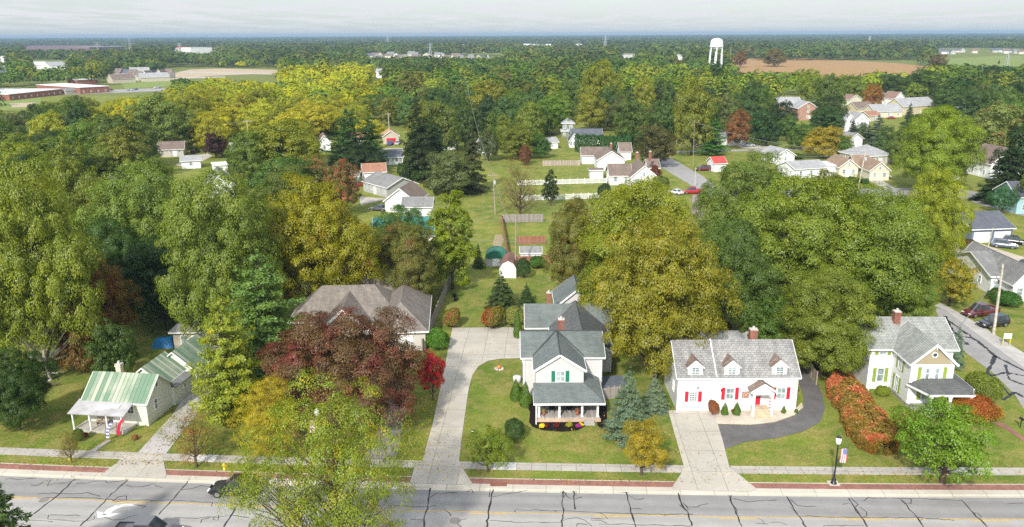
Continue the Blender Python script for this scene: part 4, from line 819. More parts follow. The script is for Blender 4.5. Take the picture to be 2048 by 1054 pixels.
m=MB(); m.lathe([(.3,0),(.3,.1),(.2,.5),(.1,.65),(.065,4.1),(.14,4.22)],(0,0,0),12); m.build('pole',DM,r,True); m=MB(); m.lathe([(.14,0),(.24,.22),(.28,.5),(.22,.72),(.1,.8)],(0,0,4.22),16); m.build('lamp_globe',MATS['white globe'],r,True); flag(r,-.9,0,3.7,.6,1.4)
p=P(449,939); r=empty('fire_hydrant',(p.x,p.y,0),0,'small yellow fire hydrant on the grass verge','hydrant'); YH=plain('hydrant yellow',(.62,.46,.03),.5)
m=MB(); m.lathe([(.17,0),(.17,.06),(.11,.08),(.11,.5),(.14,.52),(.14,.56),(.1,.66),(.03,.72)],n=12); m.build('body',YH,r,True)
for s in (-1,1): m=MB(); m.tube([(0,0,.42),(s*.2,0,.42)],.055,8); m.build('nozzle',YH,r)
def upole(x,yb,yt,label,arm=True,w=.15,pale=False,tr=False,lean=0,name='utility_pole',armw=2.4,rz=0):
    g=P(x,yb); q=PY(x+lean,yt,g.y); r=empty(name,(g.x,g.y,0),rz,label,'utility pole'); h=q.z; dx=(q.x-g.x); wd=barkmat('weathered pole wood',(.30,.25,.19)) if not pale else barkmat('pale pole wood',(.46,.42,.35))
    m=MB(); m.tube([(0,0,-.1),(dx*.5,0,h*.5),(dx,0,h)],[w,w*.85,w*.65],8); m.build('pole',wd,r)
    if arm: m=MB(); m.box(dx-armw/2,-.18,h-.75,dx+armw/2,-.06,h-.6); a=m.build('crossarm',wd,r); [ (lambda mm:(mm.lathe([(.05,0),(.07,.1),(.03,.2)],(dx+k,-.12,h-.6),8),mm.build('insulator',plain('porcelain',(.5,.52,.5),.4),a)))(MB()) for k in (-armw*.45,0.35,armw*.45)]
    if tr: m=MB(); m.lathe([(.25,0),(.28,.1),(.28,.9),(.2,1)],(dx*.8+.35,-.25,h*.72),12); m.build('transformer',plain('transformer grey',(.42,.45,.47),.5),r,True)
    return Vector((g.x+dx,g.y,h-.55))
a1=upole(991,429,345,'brown utility pole with a transformer left of the bushy lot',tr=True,lean=-5,w=.2); a2=upole(1031,546,430,'dark wooden pole among the red board fences',arm=False,w=.18,lean=1)
a3=upole(1987,668,528,'pale wooden pole beside the maroon pickup truck',arm=False,w=.21,pale=True,lean=19); a4=upole(1973,508,455,'thin pale pole in front of the white garage doors',False,.1,True,lean=13)
a5=upole(1716,377,300,'leaning pale pole with a grey box before the tan gabled house',False,.2,True,tr=True,lean=16); a6=upole(1386,338,240,'dark pole on the lawn above the dark red minivan',False,.09,lean=3); a7=upole(1390,375,335,'pale post beside the bright red pickup truck',False,.13,True,lean=1)
b1=upole(496,285,239,'left one of the two poles before the yellow grove, crossarm on top',True,.2,True,armw=3.2,lean=-2); b2=upole(631,262,224,'wooden pole at the edge of the yellow grove',True,.2,True,lean=-3); b3=upole(779,264,225,'tall pole directly behind the red garage',True,.2,True,lean=-3); b4=upole(807,250,228,'pale pole right of the red garage',False,.2,True)
b5=upole(198,340,306,'whitish pole rising between the trees on the left',False,.24,True,lean=-6); b6=upole(1461,133,94,'thin grey mast right of the water tower',False,.35,True,lean=1,name='mast')
def wire(a,b,label,sag=1.2,r=.04):
    m=MB(); n=14; m.tube([a.lerp(b,i/n)-Z*sag*4*(i/n)*(1-i/n) for i in range(n+1)],r,4,cap=False); tag(m.build('power_line',plain('cable',(.2,.2,.2),.6)),label,'power line')
wire(b1,b2,'grey wire from the crossarm pole to the grove-edge pole',2.5,.05); wire(b2,b3,'grey wire from the grove-edge pole to the pole behind the red garage',2.5,.05); wire(b1,PY(300,236,b1.y),'grey wire running left from the crossarm pole',2,.05); wire(a1,PY(930,150,a1.y+90),'thin cable running up and away from the transformer pole',3); wire(a1,P(1016,438,2.5),'thin cable falling from the transformer pole to the grey fence',.5)
wire(PY(800,432,180),PY(1450,436,180),'long faint wire crossing above the back lawns, upper one',1,.03); wire(PY(870,474,150),PY(1300,472,150),'long faint wire crossing above the back lawns, lower one',1,.03)
wire(a3,PY(2100,470,a3.y+40),'wire running off to the right from the pale corner pole',1); wire(a3,PY(1905,668,a3.y-30),'service wire from the pale corner pole to the white gabled house',.6); wire(a5,PY(1500,300,a5.y),'wire running left from the leaning pale pole',1.5); wire(a5,a6,'long wire between the leaning pale pole and the lawn pole',2)
def fence(x0,y0,x1,y1,h,mat,label,style='board',n=8,top=None,cat='fence'):
    a,b=P(x0,y0),P(x1,y1); ln=(b-a).length; r=empty('fence',(a.x,a.y,0),math.atan2(b.y-a.y,b.x-a.x),label,cat); m=MB()
    if style=='board': m.box(0,-.02,.03,ln,.02,h); m.box(0,-.06,h*.25,ln,-.021,h*.25+.09); m.box(0,-.06,h*.8,ln,-.021,h*.8+.09)
    else:
        k=int(ln/.17)
        for i in range(k): m.box(i*ln/k,-.012,.08,i*ln/k+.085,.012,h*.9)
        m.box(0,-.03,.1,ln,.03,.24); m.box(0,-.03,h*.86,ln,.03,h*.94)
    m.build('panel',mat,r)
    for i in range(n+1): q=MB(); x=ln*i/n; q.box(x-.07,-.07,0,x+.07,.07,h+.1); q.box(x-.09,-.09,h+.1,x+.09,.09,h+.15); q.build('post',mat if style=='board' else WHT,r)
    return r
VIN=plain('white vinyl fence',(.72,.72,.70),.5,0,.04); GWD=fencemat('grey weathered boards',(.27,.24,.21)); RWD=fencemat('red stained boards',(.29,.125,.08)); TWD=fencemat('tan boards',(.36,.30,.24))
fence(1036,371,1213,366,1.5,VIN,'white picket fence, the one farther from the camera','picket',12); fence(1040,402,1222,396,1.5,VIN,'white picket fence, the one nearer to the camera','picket',12)
fence(1003,445,1086,444,1.9,GWD,'tall pale grey board fence behind the red ones',n=8); fence(1035,488,1090,487,1.6,RWD,'short red board fence in the middle of the yard',n=6); fence(1025,530,1140,529,1.7,RWD,'long red board fence nearest to the lawn',n=10); fence(1020,545,1003,440,1.7,RWD,'narrow red-brown fence running away beside the green shed',n=14)
fence(845,706,902,565,1.9,GWD,'dark grey board fence running beside the back lawn',n=16); fence(1085,332,1160,331,1.8,TWD,'tan board fence left of the white house complex',n=9); fence(1190,802,1240,795,1.5,GWD,'grey fence right of the pale house',n=4); fence(1632,770,1612,742,1.7,TWD,'old slanting fence panel right of the cape house',n=2); fence(1680,752,1734,762,1.3,GWD,'grey picket fence behind the red hedge',n=5)
# sheds
def shed(x,y,rz,w,d,e,r_,wm,rm,label,k='gable',ax='y',dr=True,name='shed'):
    Hs=House(name,P(x,y),R(rz),label,'shed')
    if k=='barrel':
        Hs.w.box(0,0,-.1,w,d,e); m=MB(); n=10; pts=[(w/2-(w/2+.15)*math.cos(math.pi*i/n),e+(r_-e)*math.sin(math.pi*i/n)) for i in range(n+1)]
        for i in range(n): (xa,za),(xb,zb)=pts[i],pts[i+1]; slab(m,(xa,d+.1,za),(xa,-.15,za),(xb,-.15,zb),(xb,d+.1,zb),.06) if False else m.poly([(xa,-.15,za),(xb,-.15,zb),(xb,d+.1,zb),(xa,d+.1,za)][::1])
        m.poly([(p[0],-.15,p[1]) for p in pts][::-1]); m.poly([(p[0],d+.1,p[1]) for p in pts]); Hs.rf[0]=m
    elif k=='barn':
        P2=[(0,-.1),(0,e),(w*.16,e+(r_-e)*.62),(w/2,r_),(w*.84,e+(r_-e)*.62),(w,e),(w,-.1)]
        Hs.w.poly([(a,0,b) for a,b in P2][::-1]); Hs.w.poly([(a,d,b) for a,b in P2]); Hs.w.poly([(0,0,-.1),(0,0,e),(0,d,e),(0,d,-.1)]); Hs.w.poly([(w,0,-.1),(w,d,-.1),(w,d,e),(w,0,e)]); m=MB()
        for (xa,za),(xb,zb) in zip(P2[1:-1],P2[2:-1]): m.hull8([(xa,-.12,za),(xb,-.12,zb),(xb,d+.12,zb),(xa,d+.12,za)],[(xa,-.12,za+.1),(xb,-.12,zb+.1),(xb,d+.12,zb+.1),(xa,d+.12,za+.1)])
        Hs.rf[0]=m
    else: Hs.g(0,0,w,d,e,r_,ax=ax,ov=.15,rake=.12)
    Hs.done(wm,rm)
    if dr: door(Hs.r,w/2,0,.05,1.2,min(1.8,e-.1),'f')
    return Hs.r
SHW=siding('shed white',(.66,.67,.68)); GRT=plain('green tarp roof',(.02,.15,.09),.5); BRS=shingle('red-brown shingles',(.20,.10,.08),(.26,.14,.11))
shed(972,533,0,3.9,3.4,1.6,3.1,siding('shed pale grey',(.42,.43,.42)),GRT,'small shed with a rounded green roof','barrel'); shed(999,556,-4,3.0,5.5,1.9,3.3,SHW,BRS,'white barn-shaped shed with red-brown roof','barn'); shed(1041,524,0,4.0,2.6,1.8,2.7,SHW,GSH,'small shed with grey roof behind the red fence','gable','x',False)
# small yard things
def spx(x,y,z=0): p=P(x,y); return Vector((p.x,p.y,z))
p=spx(1034,764); m=MB(); m.lathe([(.5,0),(.5,.75),(.4,.8)],n=18); r=tag(m.build('air_conditioner',plain('appliance white',(.6,.6,.6),.5),None,True),'white round air conditioner left of the pale house','air conditioner'); r.location=p
p=spx(1209,712); m=MB(); m.box(-.6,-.4,0,.6,.4,.9); m.box(-.5,-.3,.9,.5,.3,.93,1); r=tag(m.build('air_conditioner',[plain('unit grey',(.16,.17,.17),.5),DM]),'dark grey air conditioner right of the pale house','air conditioner'); r.location=p
p=spx(1220,775); m=MB(); m.box(-2,-2,0,2,2,.55); m.box(-2.1,-2.1,.55,2.1,2.1,.65,1); r=tag(m.build('hot_tub',[MATS['grey deck boards'],plain('slate cover',(.13,.15,.18),.5)]),'low square hot tub with slate cover behind the grey fence','hot tub'); r.location=p
o=P(1078,842)
for k,x in enumerate((1.55,3.45)):
    r=empty('rocking_chair',(o.x+x,o.y+1.35,.5),R(8 if k else -8),'black rocking chair on the porch, %s one'%('right' if k else 'left'),'chair','rocking chairs on the porch')
    m=MB(); m.box(-.28,-.25,.38,.28,.25,.43); m.build('seat',DM,r); m=MB()
    for i in range(5): m.box(-.26+i*.12,.24,.43,-.2+i*.12,.28,1.15)
    m.box(-.28,.235,1.1,.28,.285,1.2); m.build('backrest',DM,r)
    for s in (-.28,.28): m=MB(); m.tube([(s,-.42,.1),(s,-.1,.03),(s,.3,.05),(s,.5,.14)],.025); m.build('rocker',DM,r); m=MB(); m.tube([(s,-.22,.05),(s,-.22,.62)],.02); m.tube([(s,.24,.05),(s,.24,.62)],.02); m.box(s-.035,-.28,.62,s+.035,.26,.65); m.build('armrest',DM,r)
for k,(x,c) in enumerate(((.55,(.25,.2,.04)),(4.35,(.3,.12,.1)))):
    r=empty('flower_pot',(o.x+x,o.y+.45,.5),0,'terracotta flower pot at the %s end of the porch'%('left' if k==0 else 'right'),'flower pot'); m=MB(); m.lathe([(.13,0),(.2,.3),(.22,.34)],n=12); m.build('pot',plain('terracotta',(.42,.14,.07),.8),r,True)
    v,lv,sk=bushy(300+k,.5,.55,500,.05); me=npmesh('plant',v,4,[LEAF],lv); q=link('plant',me,r); q.location=(0,0,.3); q.color=(*c,0)
for k,(x,y,c,s,lab) in enumerate(((1084,856,(.72,.60,.01),.7,'yellow chrysanthemum clump, leftmost in the front bed'),(1092,855,(.16,.015,.02),.6,'dark red clump beside the leftmost yellow one'),(1113,855,(.14,.015,.02),.8,'dark red flower clump in the middle of the bed'),(1138,854,(.35,.33,.02),.8,'olive-yellow flower clump in the front bed'),(1157,856,(.32,.03,.26),.7,'magenta flower clump in the front bed'),(1162,853,(.75,.6,.01),.6,'yellow flower clump at the right end of the bed'),
    (1968,834,(.75,.36,.01),1.1,'orange flowers left of the brick path'),(1999,835,(.75,.36,.01),.9,'orange flowers right of the brick path'),(170,874,(.2,.02,.02),.7,'dark red clump left of the small porch'),(270,880,(.3,.12,.05),.8,'rusty flower clump right of the small porch'),(1465,824,(.5,.02,.01),.35,'tiny red flowers between the cone shrubs'))):
    v,lv,sk=bushy(320+k,.5*s+.15,s,700,.05); q=link('flower_clump',npmesh('flower_clump',v,4,[LEAF],lv)); q.location=spx(x,y,.03); q.color=(*c,0); tag(q,lab,'flowers')
p=spx(998,739); r=empty('fire_ring',p,0,'small stone ring with an orange pumpkin on the front lawn','fire ring'); m=MB()
for i in range(9): a=i*.7; m.obox((.5*math.cos(a),.35*math.sin(a),.12),X,Z,Yv,.28,.24,.2)
m.build('stones',plain('pale stones',(.5,.42,.36),.8,0,.3),r,bevel=.04); tag(link('pumpkin',(lambda mm:(mm.lathe([(.05,0),(.2,.05),(.25,.18),(.2,.32),(.05,.34)],n=14),mm.mesh('pumpkin',plain('pumpkin',(.7,.22,.02),.5),True))[1])(MB())),'orange pumpkin sitting on the stone ring','pumpkin').location=p+Z*.2
p=spx(1931,900); r=empty('sign',p,R(-35),'white folding sandwich board on the right lawn','sign'); m=MB()
m.obox((-.3,0,.62),Vector((.35,0,.94)).normalized(),Yv,X,1.3,.9,.05) ; m.build('panel',WHT,r); m=MB(); m.obox((.3,0,.62),Vector((-.35,0,.94)).normalized(),Yv,X,1.3,.9,.05); m.build('panel',MATS['appliance white'],r)
p=spx(2012,690); r=empty('sign',p,R(-10),'white board on yellow posts beside the corner street','sign'); YP=plain('yellow post',(.6,.5,.03),.5)
for s in (-.45,.45): m=MB(); m.tube([(s,0,0),(s,0,1.7 if s<0 else 1.5)],.06,8); m.build('post',YP,r)
m=MB(); m.box(-.5,-.1,1.0,.5,-.05,1.75); m.build('panel',WHT,r)
p=spx(2040,856); r=empty('mailbox',p,0,'black mailbox at the right edge of the lawn','mailbox'); m=MB(); m.tube([(0,0,0),(0,0,1.0)],.05,8); m.build('post',DM,r); m=MB(); m.tube([(0,-.25,1.12),(0,.25,1.12)],.15,10); m.build('box',DM,r)
p=spx(947,869); r=empty('lawn_ornament',p,0,'small dark and white lawn ornament beside the long drive','lawn ornament'); m=MB(); m.obox((0,0,.3),X,Z,Yv,.55,.12,.08); m.obox((-.12,0,.35),X,Z,Yv,.1,.5,.08); m.obox((.12,0,.35),X,Z,Yv,.1,.5,.081); m.build('bars',DM,r)
m=MB(); m.obox((0,-.06,.42),X,Z,Yv,.4,.1,.02); m.build('panel',WHT,r)
for k,(x,y) in enumerate(((912,601),(909,593))): p=spx(x,y); m=MB(); m.lathe([(.3,0),(.36,.5),(.3,.55)],n=12); q=tag(m.build('planter',DM),'dark round tub on the back lawn, %s one'%('nearer' if k==0 else 'farther'),'planter'); q.location=p
# porch flags and clutter at the small house
for k,(x,y,c,lab) in enumerate(((212,882,((.55,.55,.6),(.12,.12,.3)),'pale and navy feather banner at the small porch'),(234,876,((.5,.01,.04),(.5,.01,.04)),'red feather banner at the small porch'))):
    p=spx(x,y); r=empty('feather_banner',p,0,lab,'banner'); m=MB(); pts=[(0,0,0),(.05,0,1.0),(.25,0,1.9),(.7,0,2.35)]; m.tube(pts,.02,5); m.build('pole',DM,r); m=MB()
    n=10
    for i in range(n):
        t0,t1=i/n,(i+1)/n; f=lambda t:(.05+.75*t**2.2,0,.35+2.05*t-.15*t*t); a,b=Vector(f(t0)),Vector(f(t1)); m.hull8([a,a+X*.38,b+X*.38*(1-.3*t1),b],[a+Yv*.02,a+X*.38+Yv*.02,b+X*.38*(1-.3*t1)+Yv*.02,b+Yv*.02],i%2)
    m.build('banner',[plain('banner a%d'%k,c[0],.7),plain('banner b%d'%k,c[1],.7)],r)
p=spx(202,858,.3); r=empty('bench',p+Vector((0,.5,0)),R(-7),'pale bench on the small worn porch','bench'); BW=plain('bench wood',(.38,.32,.25),.8)
m=MB(); m.box(-.7,-.25,.4,.7,.25,.46); m.build('seat',BW,r); m=MB(); m.box(-.7,.25,.46,.7,.3,.95); m.build('backrest',BW,r)
for s in (-.62,.62): m=MB(); m.box(s-.04,-.22,0,s+.04,.22,.4); m.build('leg',BW,r)
for x,y,c,s,lab,nm in ((398,722,(.55,.02,.02),.8,'red and white cooler box behind the small house','cooler'),(382,712,(.03,.12,.4),.7,'blue bin behind the small house','bin'),(372,775,(.05,.07,.12),.9,'dark blue bin beside the small house wall','bin'),(376,728,(.03,.03,.03),.8,'black rubbish bin beside the blue bin','bin')):
    p=spx(x,y); m=MB(); m.hull8([(-s*.4,-s*.35,0),(s*.4,-s*.35,0),(s*.4,s*.35,0),(-s*.4,s*.35,0)],[(-s*.5,-s*.45,s*.9),(s*.5,-s*.45,s*.9),(s*.5,s*.45,s*.9),(-s*.5,s*.45,s*.9)]); m.box(-s*.55,-s*.5,s*.9,s*.55,s*.5,s*1.02,1); q=tag(m.build(nm,[plain(lab[:12],c,.5),plain('lid pale',(.6,.6,.6),.5) if nm=='cooler' else plain(lab[:12],c,.5)]),lab,nm); q.location=p
p=spx(330,692); m=MB(); m.hull8([(-1.6,-1,0),(1.6,-1,0),(1.6,1,0),(-1.6,1,0)],[(-1.0,-.6,1.3),(1.2,-.5,1.2),(1.0,.7,1.3),(-1.1,.5,1.1)]); tag(m.build('tarp_heap',plain('blue tarp',(.02,.18,.42),.4)),'heap under a bright blue tarp beside the grey garage','tarp').location=p
for k,(x,y,a) in enumerate(((108,750,.1),(100,775,.5),(95,770,-.3))): p=spx(x,y,.12); m=MB(); m.tube([(-1.2,0,0),(0,.1,.1),(1.2,-.05,.25)],[.1,.12,.05],7); q=tag(m.build('fallen_branch',BARK if k else PALE),['pale fallen log on the shaded lawn','bent dead branch lying below the pale log','thin dead branch near the bent one'][k],'branch'); q.location=p; q.rotation_euler=(0,0,a)
p=spx(1538,830); r=empty('flag_pole',p,0,'short pole with a furled red and white flag beside the portico','flag pole'); m=MB(); m.tube([(0,0,0),(0,0,2.6)],.03,6); m.build('pole',WHT,r); m=MB()
for i in range(10): m.lathe([(.12,0),(.13,.2)],(0,0,.45+i*.2),8,i%2)
m.build('flag',[MATS['flag red'],MATS['flag white']],r)
# ------------------------------------------------ water tower, pylons
p=PY(1434,76,760); r=empty('water_tower',(p.x,p.y,0),R(22),'tall white water tower on legs','water tower'); q=depth(p)/F; Rr=12.4*q; top=p.z; WTP=plain('tower white',(.80,.81,.82),.4,0,.04)
m=MB(); m.lathe([(.06*Rr,0),(.5*Rr,-.0*Rr-.4),(.85*Rr,-.28*Rr),(Rr*.98,-.62*Rr),(Rr*.98,-1.15*Rr),(Rr,-1.2*Rr),(Rr*.98,-1.4*Rr),(.8*Rr,-1.66*Rr),(.4*Rr,-1.84*Rr),(.1*Rr,-1.9*Rr)][::-1],(0,0,top),28); m.build('tank',WTP,r,True)
m=MB(); m.lathe([(Rr*1.1,-1.36*Rr),(Rr*1.1,-1.2*Rr),(Rr*1.06,-1.18*Rr)],(0,0,top),28); m.build('balcony',WTP,r); m=MB(); m.lathe([(.17*Rr,-top),(.13*Rr,-1.7*Rr)],(0,0,top),14); m.build('riser_pipe',WTP,r,True)
for i in range(6):
    a=i*math.pi/3; m=MB(); m.tube([(Rr*1.25*math.cos(a),Rr*1.25*math.sin(a),0),(Rr*.97*math.cos(a),Rr*.97*math.sin(a),top-1.2*Rr)],.085*Rr,8); m.build('leg',WTP,r)
    for f,zz in ((.45,top*.38),): b=a+math.pi/3; k=Rr*(1.25-.28*f); m=MB(); m.tube([(k*math.cos(a),k*math.sin(a),zz),(k*math.cos(b),k*math.sin(b),zz)],.03*Rr,6); m.build('brace',WTP,r)
def pylon(x,yt,yb_d,label):
    p=PY(x,yt,yb_d); h=p.z; w=h*.11; r=empty('pylon',(p.x,p.y,0),.4,label,'pylon'); m=MB(); t=.0007*yb_d*.55
    for a in (0,1,2,3): c,s=[(1,1),(-1,1),(-1,-1),(1,-1)][a]; m.tube([(c*w,s*w,0),(c*w*.25,s*w*.25,h*.75),(0,0,h)],t*.6,4)
    for k in range(6): z=h*k/8; u=w*(1-k/8); m.tube([(-u,-u,z),(u,-u,z+h/8)],t*.35,4); m.tube([(u,u,z),(-u,u,z+h/8)],t*.35,4)
    m.build('lattice',plain('galvanised steel',(.35,.37,.39),.5),r)
    for z in (.72,.84,.94): q=MB(); q.tube([(-h*.2,0,h*z),(h*.2,0,h*z)],t*.5,4); q.build('arm',MATS['galvanised steel'],r)
for x,y,d,l in ((258,75,1500,'grey lattice pylon above the left woods, tallest there'),(194,84,1700,'grey lattice pylon beside the long purple factory'),(860,86,1500,'pylon right of the far row of pale houses'),(927,88,1900,'pylon above the far houses, right of the taller one'),(1211,72,1600,'lattice pylon rising left of the water tower'),(358,86,2100,'faint pylon left of the far white plant'),(775,70,3500,'lone mast on the horizon left of centre'),(2018,103,1000,'pylon standing in the green field at right'),(1740,72,2600,'thin mast on the horizon right of the water tower')): pylon(x,y,d,l)
# ------------------------------------------------ houses further back
def rmat(n,c,k=1.22): return shingle(n,c,vary(c,k),.3,.6,.2,.02)
R_GR=rmat('mid grey roof',(.21,.21,.205)); R_LG=rmat('light grey roof',(.34,.34,.34)); R_BR=rmat('brown roof',(.19,.145,.12)); R_TN=rmat('tan brown roof',(.27,.19,.13)); R_OR=rmat('orange roof',(.33,.17,.11)); R_DK=rmat('dark slate roof',(.11,.12,.14)); R_RB=rmat('red brown roof',(.24,.15,.12)); W_TB=brick('tan brick',(.36,.21,.16)); R_RED=plain('red metal roof',(.5,.06,.05),.5); R_TEAL=plain('teal metal roof',(.05,.19,.17),.5); R_WH=plain('white membrane roof',(.68,.68,.67),.6)
W_WH=SIDW; W_GY=siding('grey clapboard',(.42,.42,.40)); W_TN=siding('tan clapboard',(.50,.45,.35)); W_CR=siding('cream siding',(.66,.62,.48)); W_YE=siding('yellow siding',(.60,.52,.33)); W_BL=siding('blue grey siding',(.13,.17,.23)); W_OL=siding('olive grey siding',(.22,.23,.17)); W_BK=brick('house brick',(.28,.12,.085)); W_AQ=siding('aqua siding',(.35,.55,.6)); W_PU=siding('purple brown cladding',(.16,.10,.12),.6)
def B_(p0,p1,d,e,r,ax='x',k=0,ov=.4,hp=False,dz=None): return (p0,p1,d,e,r,ax,k,ov,hp)
def mh(label,wm,rm,blocks,wins=2,gd=0,ch=None,cat='house',rot=True,group=None,st=1,name='house',gmat=None):
    p0,p1=blocks[0][0],blocks[0][1]; a,b=P(*p0),P(*p1); rz=math.atan2(b.y-a.y,b.x-a.x) if rot and len(blocks)==1 else 0
    Hs=House(name,a,rz,label,cat,group)
    for i,(q0,q1,d,e,r,ax,k,ov,hp) in enumerate(blocks):
        u,v=P(*q0),P(*q1); w=(v-u).length; x0,y0=(0,0) if i==0 else (u.x-a.x,u.y-a.y)
        k=i
        if hp: Hs.h(x0,y0,w,d,e,r,ov=ov,k=k)
        elif r is None: Hs.ws.setdefault(k,MB()).box(x0,y0,-.2,x0+w,y0+d,e); Hs.roof(k).box(x0-.3,y0-.3,e,x0+w+.3,y0+d+.3,e+.35)
        else: Hs.g(x0,y0,w,d,e,r,ax=ax,ov=ov,k=k,rake=.22)
        if i<=1 and wins and w>3:
            n=wins if not gd or i else 0
            for s in range(st):
                for j in range(n): window(Hs.r,x0+w*(j+.5)/n,y0,1.65+s*2.7,.95,1.3,'f',grid=(1,2),deep=False)
            for j in range(2): window(Hs.r,x0,y0+d*(j+.5)/2,1.65,.9,1.2,'l',grid=(1,2),deep=False) if i==0 else None
            if ax=='y' and r and r-e>1.6: window(Hs.r,x0+w/2,y0,e+.7,.7,.9,'f',grid=(1,2),deep=False)
        if i==0 and not gd and wins and w>5 and not r is None: door(Hs.r,x0+w*.5+(.0 if wins%2==0 else 1.3),y0,.05,.95,2.05,'f')
        if i==0 and gd:
            for j in range(gd): garage_door(Hs.r,x0+w*(j+.5)/gd,y0,min(3.6,w/gd-.6),2.25,'f',gmat)
    if ch:
        for (cx_,cy_,z0,z1) in ch: chimney(Hs.r,cx_,cy_,z0,z1)
    Hs.done(wm,rm if isinstance(rm,(list,tuple)) else [rm]*9); return Hs.r
B=B_
mh('grey hip-roofed garage between the small green-roofed house and the pine','' or W_TN,GSH,[B((350,702),(440,700),9,2.9,5.4,hp=True)],2,cat='garage')
mh('grey ranch house with grey roof behind the yellow-green maple',W_GY,R_GR,[B((727,382),(775,396),9.5,2.9,5.0)],4)
mh('white gable-ended house with brown roof beside the grey ranch',W_WH,R_BR,[B((771,424),(832,426),10,3.0,6.0,'y')],0)
mh('white garage with a grey roof, standing against the brown-roofed white house',W_WH,R_GR,[B((806,439),(863,439),5,3.2,4.9)],0,cat='garage')
mh('house with a teal-green metal roof mostly behind trees',W_WH,R_TEAL,[B((750,508),(867,504),10,3.6,6.2)],3)
mh('white garage with an orange roof above the grey ranch',W_WH,R_OR,[B((728,364),(772,362),6,3.0,5.0)],1,1,cat='garage',gmat=WHT)
mh('white house with sunroom windows and dark slate roof',W_WH,R_DK,[B((757,331),(806,329),8,2.7,4.6)],6)
mh('tan garage with red doors and tan-orange roof',W_TN,rmat('salmon roof',(.42,.26,.15)),[B((767,288),(798,287),9,3.2,5.2,'y')],0,1,cat='garage',gmat=RED)
r=mh('white rambling house with brown roofs and brick chimneys beside the picket fences',W_WH,R_BR,[B((1220,370),(1262,370),9,2.8,5.4),B((1261,374),(1313,373),12,2.9,6.1,'y'),B((1195,342),(1246,340),11,3.6,6.3,'y'),B((1164,328),(1212,326),7,3.0,5.2),B((1296,352),(1318,352),8,2.6,4.6),B((1180,357),(1205,356),4,2.6,3.0,hp=True),B((1240,320),(1262,320),8,3,5.5)],2,ch=[(9.4,12,5,7.6),(13.4,12.5,5,7.8),(4.2,34,4,7.5)])
mh('narrow olive-grey two-storey house with a porch among the trees',W_OL,R_LG,[B((1124,273),(1146,272),8,5.6,7.6,hp=True),B((1123,275),(1147,275),2,2.8,3.4)],2,st=2)
mh('low house with blue-grey roof behind the dark clipped hedge',W_WH,R_DK,[B((1143,289),(1194,285),9,3.0,5.6),B((1139,295),(1156,294),8,2.8,5.4,'y')],3)
mh('small white garage left of the dark clipped hedge',W_WH,R_LG,[B((1098,298),(1116,297),6,2.6,4.0)],1,1,cat='garage')
mh('cream house with grey gable roof behind the tall yellow-green tree',W_CR,R_GR,[B((1362,294),(1399,292),10,4.4,7.6,'y'),B((1399,292),(1432,290),8,3.0,5.4)],2)
mh('long low white house with grey roof beyond the tiered evergreen',W_WH,R_GR,[B((1450,292),(1494,290),8,2.8,4.6)],4)
r=mh('slate-blue garage house with two white garage doors',W_BL,R_DK,[B((1941,486),(2022,483),11,3.0,5.3)],0,2,cat='garage',gmat=WHT); window(r,0,5,1.7,1.1,1.1,'l')
mh('white house with broad grey roofs at the right edge',W_WH,R_GR,[B((1978,588),(2025,600),13,3.2,5.6),B((2022,603),(2075,603),16,3.2,5.8,'y')],2)
mh('aqua house cut by the right edge of the picture',W_AQ,R_DK,[B((2031,428),(2090,428),10,4.2,7)],2)
mh('tan house with brown roofs and two gables facing the back street',W_CR,R_TN,[B((1677,354),(1717,355),11,3.1,5.4,'y'),B((1738,361),(1771,359),11,3.1,5.5,'y'),B((1712,351),(1745,351),9,3.0,5.5)],2)
mh('white house with pale grey low roof left of the tan gabled house',W_WH,R_LG,[B((1590,358),(1652,354),9,3.0,4.6)],3)
mh('white flat-roofed carport beside the tan gabled house',W_WH,R_WH,[B((1652,352),(1678,351),8,2.9,None)],0,cat='carport')
mh('small white gable house nearest the round spruce bush',W_WH,R_LG,[B((1552,328),(1588,326),9,2.8,4.8,'y')],1)
mh('white two-storey house with red chimneys and twin gables',W_WH,R_LG,[B((1677,264),(1708,266),10,5.6,8.6,'y'),B((1706,266),(1736,266),12,5.4,8.4,'y')],2,st=2,ch=[(6,8,7,10)])
mh('white gabled garage with a wide door below the twin-gabled white house',W_WH,R_GR,[B((1698,295),(1724,293),8,3.2,5.2,'y')],0,1,cat='garage')
mh('grey hip-roofed house right below the white garage',W_TN,R_LG,[B((1722,331),(1784,328),12,3.0,6.0,hp=True)],3)
mh('brick house with a grey roof and white-trimmed gable beyond the trees',W_TB,R_LG,[B((1594,240),(1624,238),12,5.8,9,'y'),B((1558,233),(1600,232),14,5.5,9.5)],1,st=2)
mh('yellow house with brown roof behind the white twin-gabled one',W_YE,R_BR,[B((1714,233),(1747,231),9,4,7)],2); mh('cream house with brown rake boards above the yellow brown-roofed house',W_CR,R_RB,[B((1698,212),(1722,211),9,4,6.4,'y')],1)
mh('cream house with long grey roof right of the yellow brown-roofed house',W_CR,R_LG,[B((1749,236),(1804,234),10,3.2,6.4)],3); mh('large yellow house with pale grey roof, farthest right of the far cluster',W_YE,R_LG,[B((1805,231),(1870,227),12,4.6,8.4)],3)
mh('dark brown steep-roofed house above the cream grey-roofed one',W_WH,R_RB,[B((1787,212),(1808,211),9,4.4,8,'y')],1); mh('low grey-brown house beside the orange-brown tree',W_TN,R_BR,[B((1757,208),(1776,207),9,3.6,6.5)],1)
mh('pale house with grey roof right of the brick one',W_WH,R_LG,[B((1618,212),(1641,211),8,4,7)],1); mh('low house with orange-brown roof behind the white twin gables',W_TN,R_OR,[B((1737,243),(1760,242),8,2.8,4.6)],1)
